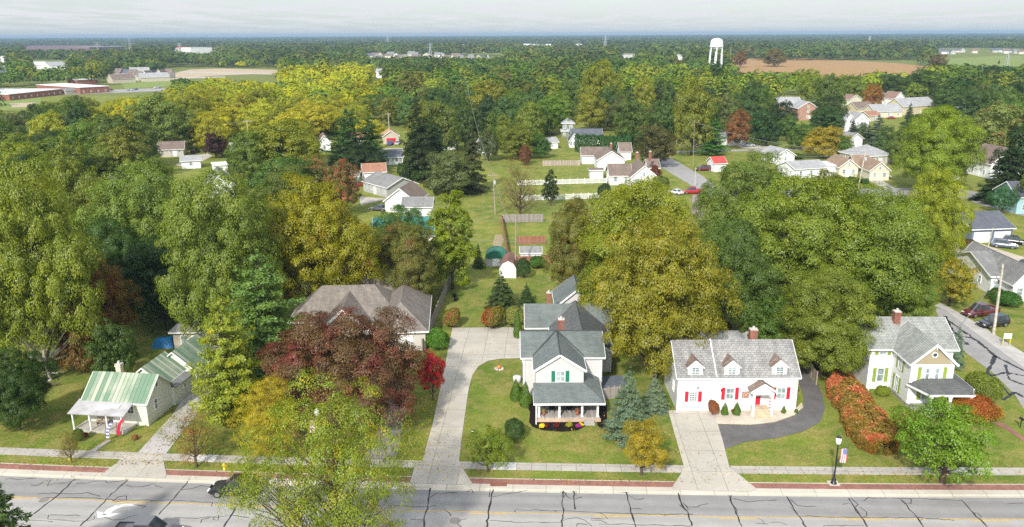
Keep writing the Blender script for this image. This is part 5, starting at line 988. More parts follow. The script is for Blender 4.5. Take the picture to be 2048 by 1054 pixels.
mh('white barn-like house with steep brown roof at right',W_WH,R_BR,[B((1932,346),(1978,358),10,4.6,9)],2,ch=[(10,8,8,11)]); mh('pale grey house half hidden behind the two right-hand trees',W_GY,R_LG,[B((1916,292),(1942,291),8,4.5,7)],1); mh('pale roofed house in the gap at the right edge',W_WH,R_LG,[B((2036,300),(2060,300),8,4,7)],1)
mh('grey-roofed pale house peeping between the right-hand treetops',W_WH,R_LG,[B((1922,238),(1945,237),9,3.5,6)],1)
mh('beige ranch house with brown roof left of the purple-leaved tree',W_TN,R_BR,[B((318,315),(368,313),9,2.8,5.0)],3); mh('white house with a white roof right of the purple-leaved tree',W_WH,R_WH,[B((466,313),(514,310),9,2.9,4.4)],3)
mh('low building with shiny pale roof below the drive',W_WH,R_LG,[B((364,338),(402,336),7,2.6,3.8)],1); mh('white box-shaped outbuilding beside the round green bush',W_WH,R_WH,[B((430,350),(457,348),6,2.8,None)],1)
mh('white gabled house with slate roof half hidden by trees on the left',W_WH,R_GR,[B((412,396),(470,392),10,3.5,6.8,'y')],1); mh('small building with pinkish-brown roof among the left trees',W_TN,R_BR,[B((203,392),(226,391),6,2.6,4.6,'y')],0)
mh('white gabled house left of the twin pines',W_WH,R_RB,[B((637,303),(662,302),9,3.4,6,'y')],1); mh('house with orange-brown roof behind the twin pines',W_TN,R_OR,[B((697,291),(728,290),8,2.8,4.6)],1)
mh('white low building behind the tallest dark spruce',W_WH,R_WH,[B((838,287),(880,286),8,3,None)],1); mh('white house right of the tallest dark spruce',W_WH,R_WH,[B((885,300),(912,299),8,3.2,5)],1); mh('white steep-gabled house seen beside the grey-green bushy tree',W_WH,R_LG,[B((964,310),(986,309),9,3.4,6,'y')],1)
mh('small white building with a bright red roof',W_WH,R_RED,[B((1428,344),(1451,343),5,2.8,4.4)],0,cat='shed',name='shed'); mh('small blue shed beside the red-tinged tree',W_AQ,R_BR,[B((703,368),(717,368),4,2.4,3.6)],0,cat='shed',name='shed')
# school and far buildings
mh('long brick school wing with a white flat roof',W_BK,R_WH,[B((20,201),(126,189),95,4.0,None)],9,cat='school',name='school_building'); mh('smaller brick school block with a white flat roof',W_BK,R_WH,[B((161,188),(219,184.5),70,4.6,None)],4,cat='school',name='school_building'); mh('low canopy building with grey-green roof between the school blocks',W_TN,R_GR,[B((132,189),(160,187),10,3,4.6,hp=True)],0,cat='canopy',name='canopy_building'); mh('white school roof block behind the smaller brick one',W_BK,R_WH,[B((156,172),(196,170),20,5,None)],0,cat='school',name='school_building')
far=[('long purple-brown factory on the left horizon',W_PU,R_BR,(52,101),(205,100),60,14,None),('shorter purple-brown factory hall right of the long one',W_PU,R_LG,(180,104),(250,102),70,13,None),('big white plant building near the horizon',W_WH,R_WH,(382,107),(425,106),40,14,None),('red-roofed building left of the big white plant',W_TN,R_RED,(350,103),(372,103),30,9,12),('white barn with wide pale roof behind the school',W_WH,R_WH,(66,139),(103,138),70,6,9),('second white barn behind the school, right one',W_WH,R_LG,(100,139),(136,138),60,5,9),('white block at the far left edge',W_WH,R_WH,(-5,125),(10,125),20,10,None),('pale building at the left edge below the white block',W_WH,R_LG,(-5,145),(15,144),16,6,9),
 ('brown-grey row house left of centre in the near estate',W_TN,R_BR,(226,167),(272,165),14,4,8),('grey-roofed row house right of it in the near estate',W_TN,R_LG,(283,164),(340,162),14,4,8),('long roof behind the near estate',W_TN,R_GR,(192,146),(260,144),18,5,8),('pale-roofed house at the back of the near estate',W_WH,R_LG,(262,150),(300,149),14,5,8),('white shed-like building above the near estate',W_WH,R_WH,(285,137),(307,137),14,5,None),('white building, leftmost of the low boxes near the centre horizon',W_WH,R_WH,(1046,93),(1059,93),40,9,None),('white building, second of the low boxes near the centre horizon',W_WH,R_WH,(1066,93),(1073,93),40,8,None),('white building, third of the low boxes near the centre horizon',W_WH,R_WH,(1092,93),(1102,93),40,8,None),('white building, rightmost of the low boxes near the centre horizon',W_WH,R_WH,(1149,92.5),(1164,92.3),40,8,None),
 ('grey-blue warehouse among the trees left of the water tower',W_WH,R_LG,(1243,119),(1270,118),30,8,None),('white farmhouse just left of the water tower',W_WH,R_LG,(1354,122),(1364,122),10,7,10),('white house at the edge of the yellow grove',W_WH,R_LG,(752,156),(764,156),10,6,9),('pale hall above the yellow grove, left one',W_WH,R_WH,(527,111),(546,111),20,7,None),('pale hall above the yellow grove, right one',W_TN,R_OR,(562,111),(588,110.6),20,7,None)]
for lab,wm,rm,p0,p1,d,e,r_ in far: mh(lab,wm,rm,[B(p0,p1,d,e,r_)],0,cat='building' if 'house' not in lab else 'house',name='building' if 'house' not in lab else 'house')
rr=random.Random(5)
def estate(xs,y,lab,grp):
    for x in xs: 
        wpx=rr.uniform(9,14); y_=y+rr.uniform(-2.6,2.6)*(2.6 if y==103 else 1); mh(lab,rr.choice([W_WH,W_CR,W_TN,W_GY]),rr.choice([R_BR,R_BR,R_GR,R_DK]),[B((x,y_),(x+wpx,y_),12,4.5,rr.choice([8.5,9.5]),rr.choice('xxy'))],rr.choice([1,2]),group=grp)
estate([732+17*i+rr.uniform(-6,6) for i in range(15)],119.5,'pale house in the far estate above the centre-left woods','far estate houses at centre left'); estate([738+18*i+rr.uniform(-6,6) for i in range(10)],113.5,'pale house in the far estate above the centre-left woods','far estate houses at centre left')
estate([228+14*i for i in range(8)],158,'low grey-roofed house in the estate beyond the school','near estate houses beyond the school'); estate([1874+9*i for i in range(6)],106,'pale house in the far estate left of the field pylon','far estate houses at right'); estate([1998+10*i for i in range(5)],107,'pale house in the far estate above the green field pylon','far estate houses beyond the green field'); estate([rr.uniform(0,2040) for i in range(34)],103,'small pale building among the far woods','buildings scattered in the far woods'); estate([1668,1680,1712],105,'small pale house above the brown field treeline','houses above the brown field')
# ------------------------------------------------ trees one can tell apart
T=tree
YG=(160,176,44); OLV=(140,138,48); BRT=(120,160,40); GRN_=(98,132,50); DGN=(62,92,42); PALEG=(130,158,84); BLS=(120,146,130); YEL_=(190,178,36); BRN_=(128,112,60); PIN=(104,132,58)
A='street trees on the verge'
T('airy',676,745,1165,345,(142,162,52),'big airy yellow-green tree in the foreground overhanging the road',aut=.3,mat=LEAFYEL,var=0); T('airy',545,752,905,140,(196,184,40),'golden smaller tree behind the big foreground one, left side',aut=.4,mat=LEAFYEL,var=1)
T('spruce',10,925,1215,260,(84,110,64),'dark conifer cut by the bottom left corner')
T('sparse',393,815,934,112,(140,140,60),'thin olive street tree by the gravel drive',group=A,aut=.5); T('sparse',144,858,925,52,(130,120,50),'tiny nearly bare sapling on the left verge',group=A); T('small',976,853,944,90,(130,152,42),'small green street tree by the long drive',group=A,var=0); T('small',1283,838,950,100,(172,158,40),'small golden-olive street tree beside the blue spruces',group=A,aut=.35,mat=LEAFYEL,var=1); T('small',1885,797,966,205,(122,160,44),'bright green street tree before the white gabled house',group=A,var=0)
T('bluespruce',1254,742,872,92,BLS,'larger blue spruce right of the pale house',var=0); T('bluespruce',1308,750,820,58,(132,156,142),'smaller blue spruce against the cape house wall',var=1)
T('bluespruce',1908,655,735,36,(120,150,136),'narrow blue spruce behind the white gabled house'); T('shrub',1028,838,880,42,(70,98,44),'dark round bush on the front lawn',cat='bush')
for x,y0,y1,w,l in ((1032,758,800,24,'left of the two plump cones beside the pale house'),(1051,764,812,26,'right of the two plump cones beside the pale house'),(1035,618,675,18,'tallest slim cone behind the pale house'),(1062,625,668,20,'slim cone left of the white garage door'),(1094,638,668,15,'short slim cone right of the white garage door'),(1449,805,829,15,'left small cone shrub before the cape house'),(1473,804,829,17,'right small cone shrub before the cape house'),(1567,811,826,10,'tiny cone shrub at the right end of the cape house')): T('arbor',x,y0,y1,w,(96,132,44),'green evergreen cone, '+l,cat='evergreen cone')
for x,y0,y1,w,c,l,au,mt in ((905,616,654,40,(130,132,48),'red-tinged shrub left at the back lawn edge',.8,LEAFPK),(988,612,656,50,(128,128,50),'red-tinged shrub right at the back lawn edge',.7,LEAF),(877,655,699,46,(92,140,36),'bright green shrub at the end of the dark board fence',0,None),(1030,612,650,42,(150,160,90),'pale green shrub beside the slim cones',0,None),(1711,762,786,18,(130,150,40),'small round green shrub at the white gabled house corner',0,None),(1765,772,790,28,(140,160,50),'low clipped green shrub under the lime shutters',0,None),(1425,800,830,24,(130,120,80),'scrubby pale shrub by the cape house',.5,None),(1592,818,826,8,(110,130,50),'tiny shrub at the cape house corner',0,None),(1812,822,868,54,(130,136,56),'olive shrub left of the bright street tree',.5,LEAF),(1945,790,835,95,(178,158,60),'rusty gold shrub before the hipped porch',.9,LEAF),(1960,745,800,70,(120,138,52),'bushy green shrub beside the corner street',0,None),(2012,582,612,50,(70,120,40),'feathery green shrub under the right-edge house',0,None),(1990,575,600,34,(80,110,44),'dark shrub at the right-edge house wall',0,None),(1937,478,500,34,(112,98,56),'brownish clipped bush in front of the slate-blue garage',.5,LEAFBR),(158,858,882,24,(90,120,40),'green shrub at the left of the small porch',0,None),(1075,512,536,36,(80,124,40),'ivy-like shrub on the red board fence',0,None),(1047,516,556,30,(70,100,46),'dark shrub by the barn-shaped shed',0,None),(1208,366,398,28,(70,92,50),'dark shrub beside the nearer picket fence',0,None),(1320,352,376,36,(112,128,60),'bush on the lawn right of the rambling white house',.3,None),(1310,330,362,20,(120,60,40),'rusty bush against the rambling white house',1,LEAFBR),(468,312,345,28,(80,118,40),'round topiary bush beside the white outbuilding',0,None),(1565,300,314,16,(70,100,44),'round spruce bush by the back lane',0,None),(1590,306,318,30,(96,118,44),'low bush right of the round spruce bush',0,None),(520,600,660,60,(60,100,44),'dark undergrowth bush left of the taupe roof',0,None),(270,800,845,60,(60,92,34),'dark shrub',0,None)):
    if l!='dark shrub': T('shrub',x,y0,y1,w,c,l,cat='bush',aut=au,mat=mt)
T('spruce',1003,545,617,62,(84,106,66),'mid-sized spruce behind the red-tinged shrubs'); T('spruce',1053,567,608,34,(78,106,62),'small spruce right of the mid-sized one'); T('spruce',957,488,536,26,(78,104,62),'thin small spruce left of the green shed')
T('pine',466,598,838,150,(150,166,52),'yellow-green pine beside the gravel drive',aut=.12,mat=LEAFYEL,var=0); T('pine',540,510,770,195,(112,146,74),'bluish-green pine behind the yellow-green one',var=1)
T('big',700,616,850,306,(116,92,62),'wide crimson and olive tree in front of the taupe roof',aut=.58,mat=LEAFRED,var=0); T('small',866,700,800,62,(150,40,44),'small vivid red maple beside the long drive',aut=1.5,mat=LEAFVR,var=1)
T('big',640,352,630,240,(160,160,34),'large olive-yellow maple left of the white garage',var=1,aut=.1); T('big',812,442,612,165,(124,130,58),'brown-green tree in front of the teal roof',aut=.3,var=2,mat=LEAFBR); T('tall',905,383,578,100,(140,160,34),'tall bright green pointed tree at the back lawn',var=0)
T('big',805,412,580,120,(84,124,64),'darker green tree behind the brown-green one',var=3); T('big',320,322,600,215,(128,154,64),'large soft green tree, upper left',var=2); T('big',455,345,690,225,(134,154,62),'large loose green tree left of the olive maple',var=3); T('big',585,330,520,150,(110,128,56),'green tree showing behind the olive maple',var=1)
T('big',100,325,760,250,(142,158,52),'big yellowish tree with pale limbs at the left edge',pale=True,var=1); T('big',20,420,740,170,(132,154,52),'yellow-green tree cut by the left edge',var=0,pale=True); T('big',195,505,720,165,(138,118,54),'rust-tinged tree over the shaded left lawn',aut=.5,var=0); T('mid',170,600,745,120,(130,108,48),'low brownish tree under the rust-tinged one',aut=.6,mat=LEAFBR)
T('mid',232,640,768,90,(84,112,44),'small dark green tree on the shaded left lawn'); T('big',40,690,860,150,(74,104,36),'dark green tree at the left edge of the lawn',var=1); T('mid',330,480,660,150,(66,98,44),'dark tree in the shade behind the green metal roofs'); T('big',250,440,640,160,(80,112,48),'dense dark tree behind the rust-tinged one',var=3); T('mid',388,560,640,95,(78,112,46),'dark tree above the grey hip roof'); T('mid',215,360,500,150,(122,134,48),'olive tree behind the large left ones',var=2)
T('mid',45,282,400,115,(150,166,46),'round vivid yellow-green tree by the left edge',var=1); T('mid',60,348,440,120,(160,168,44),'yellow tree at the left edge, below the round one',var=0); T('mid',120,345,440,120,(158,160,46),'yellow-green tree beside the whitish pole',var=3)
T('mid',625,315,415,130,(126,140,78),'pale green tree with red tinges above the olive maple',aut=.55,mat=LEAFPK,var=2); T('mid',690,318,430,70,(120,128,70),'red-tinged tree left of the orange-roofed garage',aut=.7,mat=LEAFPK)
T('big',1310,425,762,262,(152,152,46),'huge golden-olive tree between the pale house and the cape house',var=0,aut=.04,mat=LEAFYEL); T('big',1275,360,640,290,(150,162,44),'bright yellow-green tree behind the golden-olive one',var=2); T('big',1150,400,592,130,(130,134,58),'brownish tree at the end of the back lawn',aut=.25,mat=LEAFBR,var=3); T('mid',1190,520,660,90,(132,150,40),'yellow-green tree beside the teal-grey rear roofs')
T('big',1490,305,560,190,(120,144,60),'leftmost crown of the big green group on the right',var=1); T('big',1590,355,660,270,(134,154,52),'central crown of the big green group',var=3); T('big',1720,375,650,290,(126,150,54),'right crown of the big green group',var=0); T('big',1455,440,690,180,(100,128,56),'shadowed green tree behind the cape house chimney',var=2); T('big',1640,540,752,215,(130,146,50),'olive-green tree leaning over the gap between the white houses',var=2); T('mid',1540,590,720,110,(96,128,46),'darker tree behind the cape house roof'); T('big',1785,500,660,165,(120,146,52),'green tree over the parked blue car',var=1)
T('mid',1898,515,612,92,(152,152,44),'golden-tipped tree near the corner street',aut=.4,mat=LEAFYEL); T('big',1846,336,560,122,(162,176,42),'tall yellow tree right of the big green group',var=2); T('mid',1640,340,480,120,(122,132,60),'olive tree in front of the white low-roofed house')
T('big',1868,215,385,165,(140,164,42),'massive bright green tree right of the tan gabled house',var=3); T('mid',1982,205,322,125,(140,156,88),'pale green rusty-topped tree at right',aut=.35,var=1); T('spruce',2008,285,405,115,(60,82,46),'broad dark spruce at the right edge'); T('small',2003,370,428,55,(70,120,66),'small neat blue-green tree on the right lawn')
T('mid',1938,228,296,80,(70,98,44),'dark tree above the barn-like house'); T('mid',1645,252,315,95,(168,156,44),'golden weeping tree by the back lane',aut=.5,mat=LEAFYEL); T('mid',1308,248,333,92,(98,98,52),'dark spreading tree at the fork of the lanes',aut=.2,mat=LEAFBR,var=1); T('mid',1382,166,310,96,(136,146,46),'tall full yellow-green tree above the fork',var=2); T('pine',1424,238,310,60,(84,136,56),'tiered evergreen above the long low white house'); T('mid',1474,218,298,46,(146,104,56),'red-topped oval tree by the back lane',aut=.3,mat=LEAFPK,var=0); T('mid',1522,218,292,60,(66,102,44),'dark green oval tree right of the red-topped one')
T('spruce',838,190,356,82,(58,76,36),'tallest dark spruce near the centre',var=0); T('spruce',866,225,340,60,(66,84,40),'dark spruce touching the tallest one',var=1); T('mid',898,302,392,114,(112,126,76),'rounded grey-green tree on the back lawns',var=1); T('spruce',945,248,385,64,(78,88,54),'dark ragged spruce above the transformer pole'); T('bare',1040,312,428,96,(138,124,76),'thin-leaved brownish tree left of the picket fences',aut=.3,mat=LEAFBR); T('tall',1101,340,412,32,(70,88,46),'dark ivy-covered tree beside the picket fence'); T('mid',976,258,322,46,(96,110,60),'scrubby tree half hiding the steep white gable'); T('mid',1035,250,318,80,(128,140,44),'round yellow-green tree before the rambling house'); T('mid',1078,268,316,50,(80,120,44),'rounded green tree beside the tan board fence'); T('mid',1050,290,330,30,(140,100,64),'small rusty tree beside the tan board fence',aut=.9,mat=LEAFBR)
T('pine',700,222,345,92,(66,104,50),'left of the twin dark pines',var=0); T('pine',742,236,340,74,(70,108,52),'right of the twin dark pines',var=1); T('mid',715,285,350,100,(62,82,44),'dark tree below the twin pines'); T('mid',560,240,360,150,(140,150,42),'yellow-green tree left of the twin pines',var=2); T('mid',500,262,370,90,(112,136,46),'green tree beneath the crossarm pole'); T('mid',432,264,316,54,(70,40,38),'dark purple-leaved tree between the pale houses'); T('mid',250,225,340,150,(96,118,48),'forked green tree behind the beige ranch',var=1,pale=True); T('mid',330,186,300,130,(128,150,72),'pale green rounded tree before the yellow grove',var=0); T('mid',180,240,330,130,(118,150,54),'fresh green tree on the left'); T('mid',100,262,340,110,(72,98,46),'dark bushy tree on the left',var=3)
T('mid',985,162,262,108,(142,146,44),'big domed olive tree above the centre',var=3); T('mid',1095,193,270,76,(112,146,44),'bright green tree left of the olive-grey house',var=0); T('mid',1180,186,262,80,(150,156,50),'yellow-green tree with pale forked limbs',pale=True,var=1); T('spruce',1262,182,272,54,(70,80,40),'dark spruce, left of the pair at upper centre'); T('spruce',1315,178,270,56,(78,84,44),'dark spruce, right of the pair at upper centre'); T('mid',1200,122,240,92,(148,156,44),'yellow-tinged tree above the forked one',var=2); T('pine',1428,123,215,46,(56,92,48),'dark pine standing before the water tower'); T('mid',1548,98,133,50,(132,122,70),'lone brown-green tree beside the brown field',mat=LEAFBR,aut=.12); T('mid',1480,100,135,28,(140,112,60),'small rusty tree right of the water tower',mat=LEAFBR,aut=.2); T('mid',1875,108,142,38,(124,110,66),'lone brown tree at the field edge',mat=LEAFBR,aut=.15); T('mid',1745,168,216,44,(168,130,44),'orange-brown tree among the far houses',aut=.6,mat=LEAF); T('bluespruce',1752,232,292,56,(110,132,118),'pale blue spruce right of the white garage'); T('spruce',1818,205,238,18,(70,100,56),'small spruce before the yellow house'); T('spruce',1705,240,268,22,(56,80,50),'small dark spruce against the twin-gabled white house'); T('mid',1722,245,290,38,(90,110,60),'green tree behind the pale blue spruce'); T('mid',1565,202,272,50,(60,78,42),'dark tree before the brick house'); T('mid',1660,190,262,62,(78,98,50),'dull green tree left of the twin gables'); T('mid',1620,140,225,60,(140,160,48),'light green tree above the brick house'); T('mid',1840,245,310,80,(136,150,46),'green tree left of the massive bright one')
for x,y0,y1,w,c,l in ((1532,236,292,56,DGN,'dark tree left of the golden weeping one'),(1600,246,300,54,GRN_,'green tree behind the golden weeping one'),(1572,228,284,44,(100,132,60),'fresh green tree below the brick house'),(1684,272,318,46,GRN_,'green tree right of the golden weeping one'),(1772,252,318,54,(96,124,62),'green tree right of the pale blue spruce'),(1800,262,330,56,(112,134,54),'olive tree left of the massive bright tree, lower one'),(1832,236,300,60,(126,148,50),'yellow-green tree left of the massive bright tree, upper one'),(1500,160,248,62,(84,112,50),'tall green tree above the red-topped one'),(1655,148,232,66,(108,132,54),'tall green tree above the twin gables'),(1700,150,206,58,(128,150,50),'yellow-green tree above the cream brown-raked house'),(1782,148,198,66,(82,108,46),'dark tree above the brown steep-roofed house'),(1835,138,204,74,(86,112,46),'dark green tree above the large yellow house'),(1893,168,232,66,(92,120,50),'green tree right of the large yellow house'),(1938,178,248,76,(84,112,48),'dark green tree above the rusty-topped pale one'),(1455,190,270,50,(116,130,70),'grey-green tree beside the tall full one'),(1340,205,275,52,(88,100,46),'dark tree between the spruces and the tall full one'),(1068,205,268,56,(92,122,48),'green tree left of the bright one by the olive-grey house'),(930,200,300,70,(86,112,50),'tall green tree above the ragged spruce'),(1010,230,300,50,(130,146,50),'yellow-green tree above the round one')): T('mid',x,y0,y1,w,c,l)
# hedges: one long body each
def hedge(pts,wpx,h,rgb,label,mat,aut,n,name='hedge',ls=.13):
    g=[P(*p) for p in pts]; C=[];V=[];Nn=[]; seg=[(b-a).length for a,b in zip(g,g[1:])]; tot=sum(seg)
    off=0
    for a,b,l,w0,w1 in zip(g,g[1:],seg,wpx,wpx[1:]):
        k=int(n*l/tot); t=rng.uniform(0,1,k); ax=np.array((b-a).normalized()); sd_=np.array([-ax[1],ax[0],0]); w=(w0+(w1-w0)*t)/2; th=rng.uniform(-.25,math.pi+.25,k)
        lump=1+.045*np.sin(t*l*2.1)+.05*np.sin(t*l*4.7+th*3); ww=w*lump; base=np.array(a)+np.outer(t,np.array(b-a))
        ca,sa=np.cos(th),np.sin(th); ww=ww*(1-np.abs(2*np.clip((t*l+off)/tot,0,1)-1)**5)**.5; sq=np.sign(ca)*np.abs(ca)**.6; c=base+sd_*(sq*ww*rng.uniform(.9,1.04,k))[:,None]; c[:,2]=np.maximum(.02,np.abs(sa)**.6*h*lump*rng.uniform(.86,1.05,k))
        C.append(c); Nn.append(unit(sd_*ca[:,None]+np.array([0,0,1.])*sa[:,None]+rng.normal(size=(k,3))*.5)); V.append(np.clip(rng.uniform(0,.8,k)+.25*(lump-1)/.1*.3,0,1)); off+=l
    C=np.concatenate(C)-np.array(g[0]); me=npmesh(name,quads(C,np.concatenate(Nn),ls*rng.uniform(.6,1.3,len(C)),.62),4,[mat],np.concatenate(V)); o=link(name,me); o.location=g[0]; c=s2l(rgb); o.color=(c[0]*LK,c[1]*LK,c[2]*LK,aut); tag(o,label,'hedge'); return o
hedge([(1676,772),(1700,808),(1724,842)],[3.6,4.2,4.0],2.0,(168,136,62),'first part of the fiery red hedge, by the grey picket fence',LEAFCOR,.66,26000); hedge([(1708,820),(1736,866),(1764,912)],[4.0,4.6,4.2],2.1,(164,134,58),'second, longer part of the fiery red hedge on the lawn',LEAFCOR,.5,36000)
hedge([(1150,302),(1200,305),(1262,306),(1285,300)],[7,9,9,7],6.0,(66,104,44),'big dark clipped hedge behind the rambling white house',LEAF,0,14000,ls=.26)
hedge([(1698,362),(1718,368),(1735,366)],[2.2,2.8,2.4],1.3,(78,108,44),'low hedge before the tan gabled house',LEAF,0,3000,ls=.16); hedge([(850,372),(880,380),(880,392)],[3,4,3],1.6,(84,96,44),'low scrubby hedge left of the rounded grey-green tree',LEAFBR,.4,3000,ls=.18)
hedge([(800,345),(830,352),(850,368)],[5,6,5],3,(72,96,40),'dark overgrown hedge below the tallest spruce',LEAF,0,5000,ls=.25)
# ------------------------------------------------ the woods that fill between: rectangles of the photo that stay open
# (x0,y0,x1,y1,'h') a house: nothing may stand in front of it; 'o' open ground: nothing may cover it; a number: only trees nearer than that
EX=[(0,166,127,200,'h'),(150,163,222,190,'h'),(0,192,75,216,'o'),(225,140,345,166,'h'),(335,135,555,154,'o'),(66,122,137,138,'h'),(0,112,16,146,'h'),(1480,120,1840,147,'o'),(1462,117,1500,131,'o'),(1415,75,1462,128,800),(1860,112,2060,134,'o'),(50,88,255,101,'h'),(350,94,428,107,'h'),(1243,107,1272,117,'h'),(1352,113,1366,121,'h'),(735,110,1005,117,'h'),(1874,96,2050,107,'h'),(1045,87,1104,92,'h'),(1148,88,1166,92,'h'),(220,178,330,184,'o'),(752,147,766,155,'h'),
 (315,288,376,314,'h'),(376,305,455,330,'o'),(455,280,514,310,'h'),(357,314,404,334,'h'),(640,278,660,298,'h'),(697,275,728,286,'h'),(703,346,718,366,'h'),(724,330,862,440,'o'),(757,297,806,330,'h'),(764,258,798,296,'o'),(865,345,1120,560,'o'),(965,275,990,300,'h'),(1085,318,1460,395,'o'),(1122,233,1148,272,'h'),(1142,264,1196,282,'h'),(1098,283,1118,297,'h'),(1362,268,1432,292,'h'),(1445,282,1500,296,'o'),(1290,296,1545,335,'o'),(1330,340,1400,378,'o'),(1425,312,1455,345,'h'),
 (1548,308,1590,326,'h'),(1540,303,1600,318,'o'),(1585,325,1785,375,'o'),(1715,293,1785,326,'h'),(1677,230,1737,262,'h'),(1696,266,1727,294,'h'),(1556,190,1624,234,'h'),(1617,195,1641,208,'h'),(1697,196,1723,210,'h'),(1713,206,1747,230,'h'),(1750,212,1805,232,'h'),(1804,202,1870,224,'h'),(1787,194,1808,208,'h'),(1757,190,1776,206,'h'),(1737,228,1760,240,'h'),(1918,272,1940,288,'h'),(1930,300,1998,352,'h'),(1895,395,2060,545,'o'),(1780,350,1935,395,'o'),(1922,236,1944,246,'h'),(205,374,226,390,'h')]
def keep(x,y,Ht,Wd):
    px,py,dep=proj(x,y,0); qx,qy,_=proj(x,y,Ht); w=Wd*F/dep/2*.68; w=np.minimum(w,60)
    bad=np.zeros(len(x),bool)
    for a,b,c,d,k in EX:
        hit=(px+w>a)&(px-w<c)&(py>b+1)&(qy+(py-qy)*.1<d-1)
        if k=='h': hit&=py>d-.65*(d-b)-1
        elif k!='o': hit&=y<k
        bad|=hit
    return ~bad,px,py,qy,dep
def field_pts(y0,y1,s0,s1,xm=.72):
    out=[]; y=y0
    while y<y1:
        s=s0+(s1-s0)*((y-y0)/(y1-y0)); n=int(2*xm*y/s); xs=(np.arange(n)+.5)/n*2*xm*y-xm*y+rng.uniform(-.42,.42,n)*s
        out.append(np.stack([xs,y+rng.uniform(-.42,.42,n)*s,np.full(n,s)],1)); y+=s*.9
    return np.concatenate(out)
def woodcol(px,qy,n):
    g=rng.uniform(0,1,n); pal=np.array([s2l(c) for c in ((108,134,56),(90,120,52),(126,144,56),(72,102,48),(142,150,54),(114,126,66),(94,126,64),(128,122,66),(110,138,50))]); w=np.array([4,4,3,3,2,1.6,2,.8,2.]); 
    c=pal[rng.choice(9,n,p=w/w.sum())]; grove=(px>190)&(px<772)&(qy>112)&(qy<240)&(qy>118+(px<330)*50)&(qy<252-(px>600)*0)
    ye=np.array([s2l(a) for a in ((182,182,38),(170,178,42),(190,186,44),(156,166,48),(178,186,50))])[rng.integers(0,5,n)]
    g2=(px>1250)&(px<1900)&(qy>122)&(qy<160)&(g<.55); ye2=np.array([s2l(a) for a in ((148,164,50),(160,168,50),(132,156,48))])[rng.integers(0,3,n)]
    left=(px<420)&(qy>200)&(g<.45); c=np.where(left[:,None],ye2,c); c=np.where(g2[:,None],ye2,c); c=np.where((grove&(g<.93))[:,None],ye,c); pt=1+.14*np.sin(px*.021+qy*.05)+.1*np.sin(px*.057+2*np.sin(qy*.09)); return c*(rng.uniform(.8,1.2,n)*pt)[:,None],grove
pts=field_pts(175,2600,15,20); hts=rng.uniform(12,20,len(pts))+4*np.sin(pts[:,0]*.03)*np.sin(pts[:,1]*.021); wds=pts[:,2]*rng.uniform(.72,1.12,len(pts))
ok,px,py,qy,dep=keep(pts[:,0],pts[:,1],hts,wds); col,grove=woodcol(px,qy,len(pts)); hts=np.where(grove,hts*.8,hts)
nearT=np.array([(a,b,c) for a,b,c in TREEXY])
cand=np.where(ok&(px>-60)&(px<2110))[0]
cl=[i for i in cand if pts[i,1]>700 or np.min(np.hypot(nearT[:,0]-pts[i,0],nearT[:,1]-pts[i,1])-nearT[:,2]*.38)>wds[i]*.3]
cl.sort(key=lambda i:dep[i])
NI=200; ind,rest=cl[:NI],cl[NI:]
LMK=[('the left edge',0,300),('the beige ranch',345,300),('the purple-leaved tree',432,290),('the crossarm pole',496,260),('the grove-edge pole',630,245),('the twin pines',720,290),('the red garage',781,275),('the tallest spruce',840,270),('the domed olive tree',985,210),('the olive-grey house',1134,255),('the forked pale-limbed tree',1180,220),('the spruce pair',1290,225),('the full tree above the fork',1382,230),('the red-topped oval tree',1474,255),('the brick house',1590,212),('the twin-gabled white house',1706,250),('the yellow house',1838,215),('the massive bright tree',1868,290),('the rusty-topped pale tree',1982,270),('the right edge',2048,230),('the school car park',270,185),('the rambling white house',1230,335),('the back lane',1420,300),('the grey-green rounded tree',898,345),('the barn-like house',1955,330),('the slate-blue garage',1980,460),('the whitish pole',198,320)]
def cname(c):
    r_,g_,b_=c; 
    return 'yellow' if r_>g_*.93 and g_>.28 else 'olive' if r_>g_*.85 else 'yellow-green' if g_>.27 else 'mid-green' if g_>.19 else 'dark green'
used={}
for i in ind:
    cxp,cyp=px[i],(py[i]+qy[i])/2; c=col[i]; sp_=rng.random()<.09 and not grove[i]; kind='farspruce' if sp_ else ('mid' if dep[i]<430 else 'far')
    ds=sorted((math.hypot(cxp-a,(cyp-b)*1.6),n,cxp-a,cyp-b) for n,a,b in LMK)
    size='tall' if hts[i]>19 else 'low' if hts[i]<16 else 'medium'; cn=cname(c) if not sp_ else 'dark'
    for dd,n,dx,dy in ds[:4]:
        side=('just ' if dd<38 else 'well ' if dd>110 else '')+('left of ' if dx<-abs(dy)*1.1 else 'right of ' if dx>abs(dy)*1.1 else 'behind ' if dy<0 else 'below ')
        lab='%s %s %s %s'%(size,cn,'conifer' if sp_ else 'tree',side+n)
        if lab not in used: break
    used[lab]=1
    if sp_: c=np.array(s2l((62,86,46)))
    o=place_tree(kind,pts[i,0],pts[i,1],hts[i]*(1.25 if sp_ else 1),wds[i]*(.62 if sp_ else 1.04),c,lab,group='trees filling the middle distance')
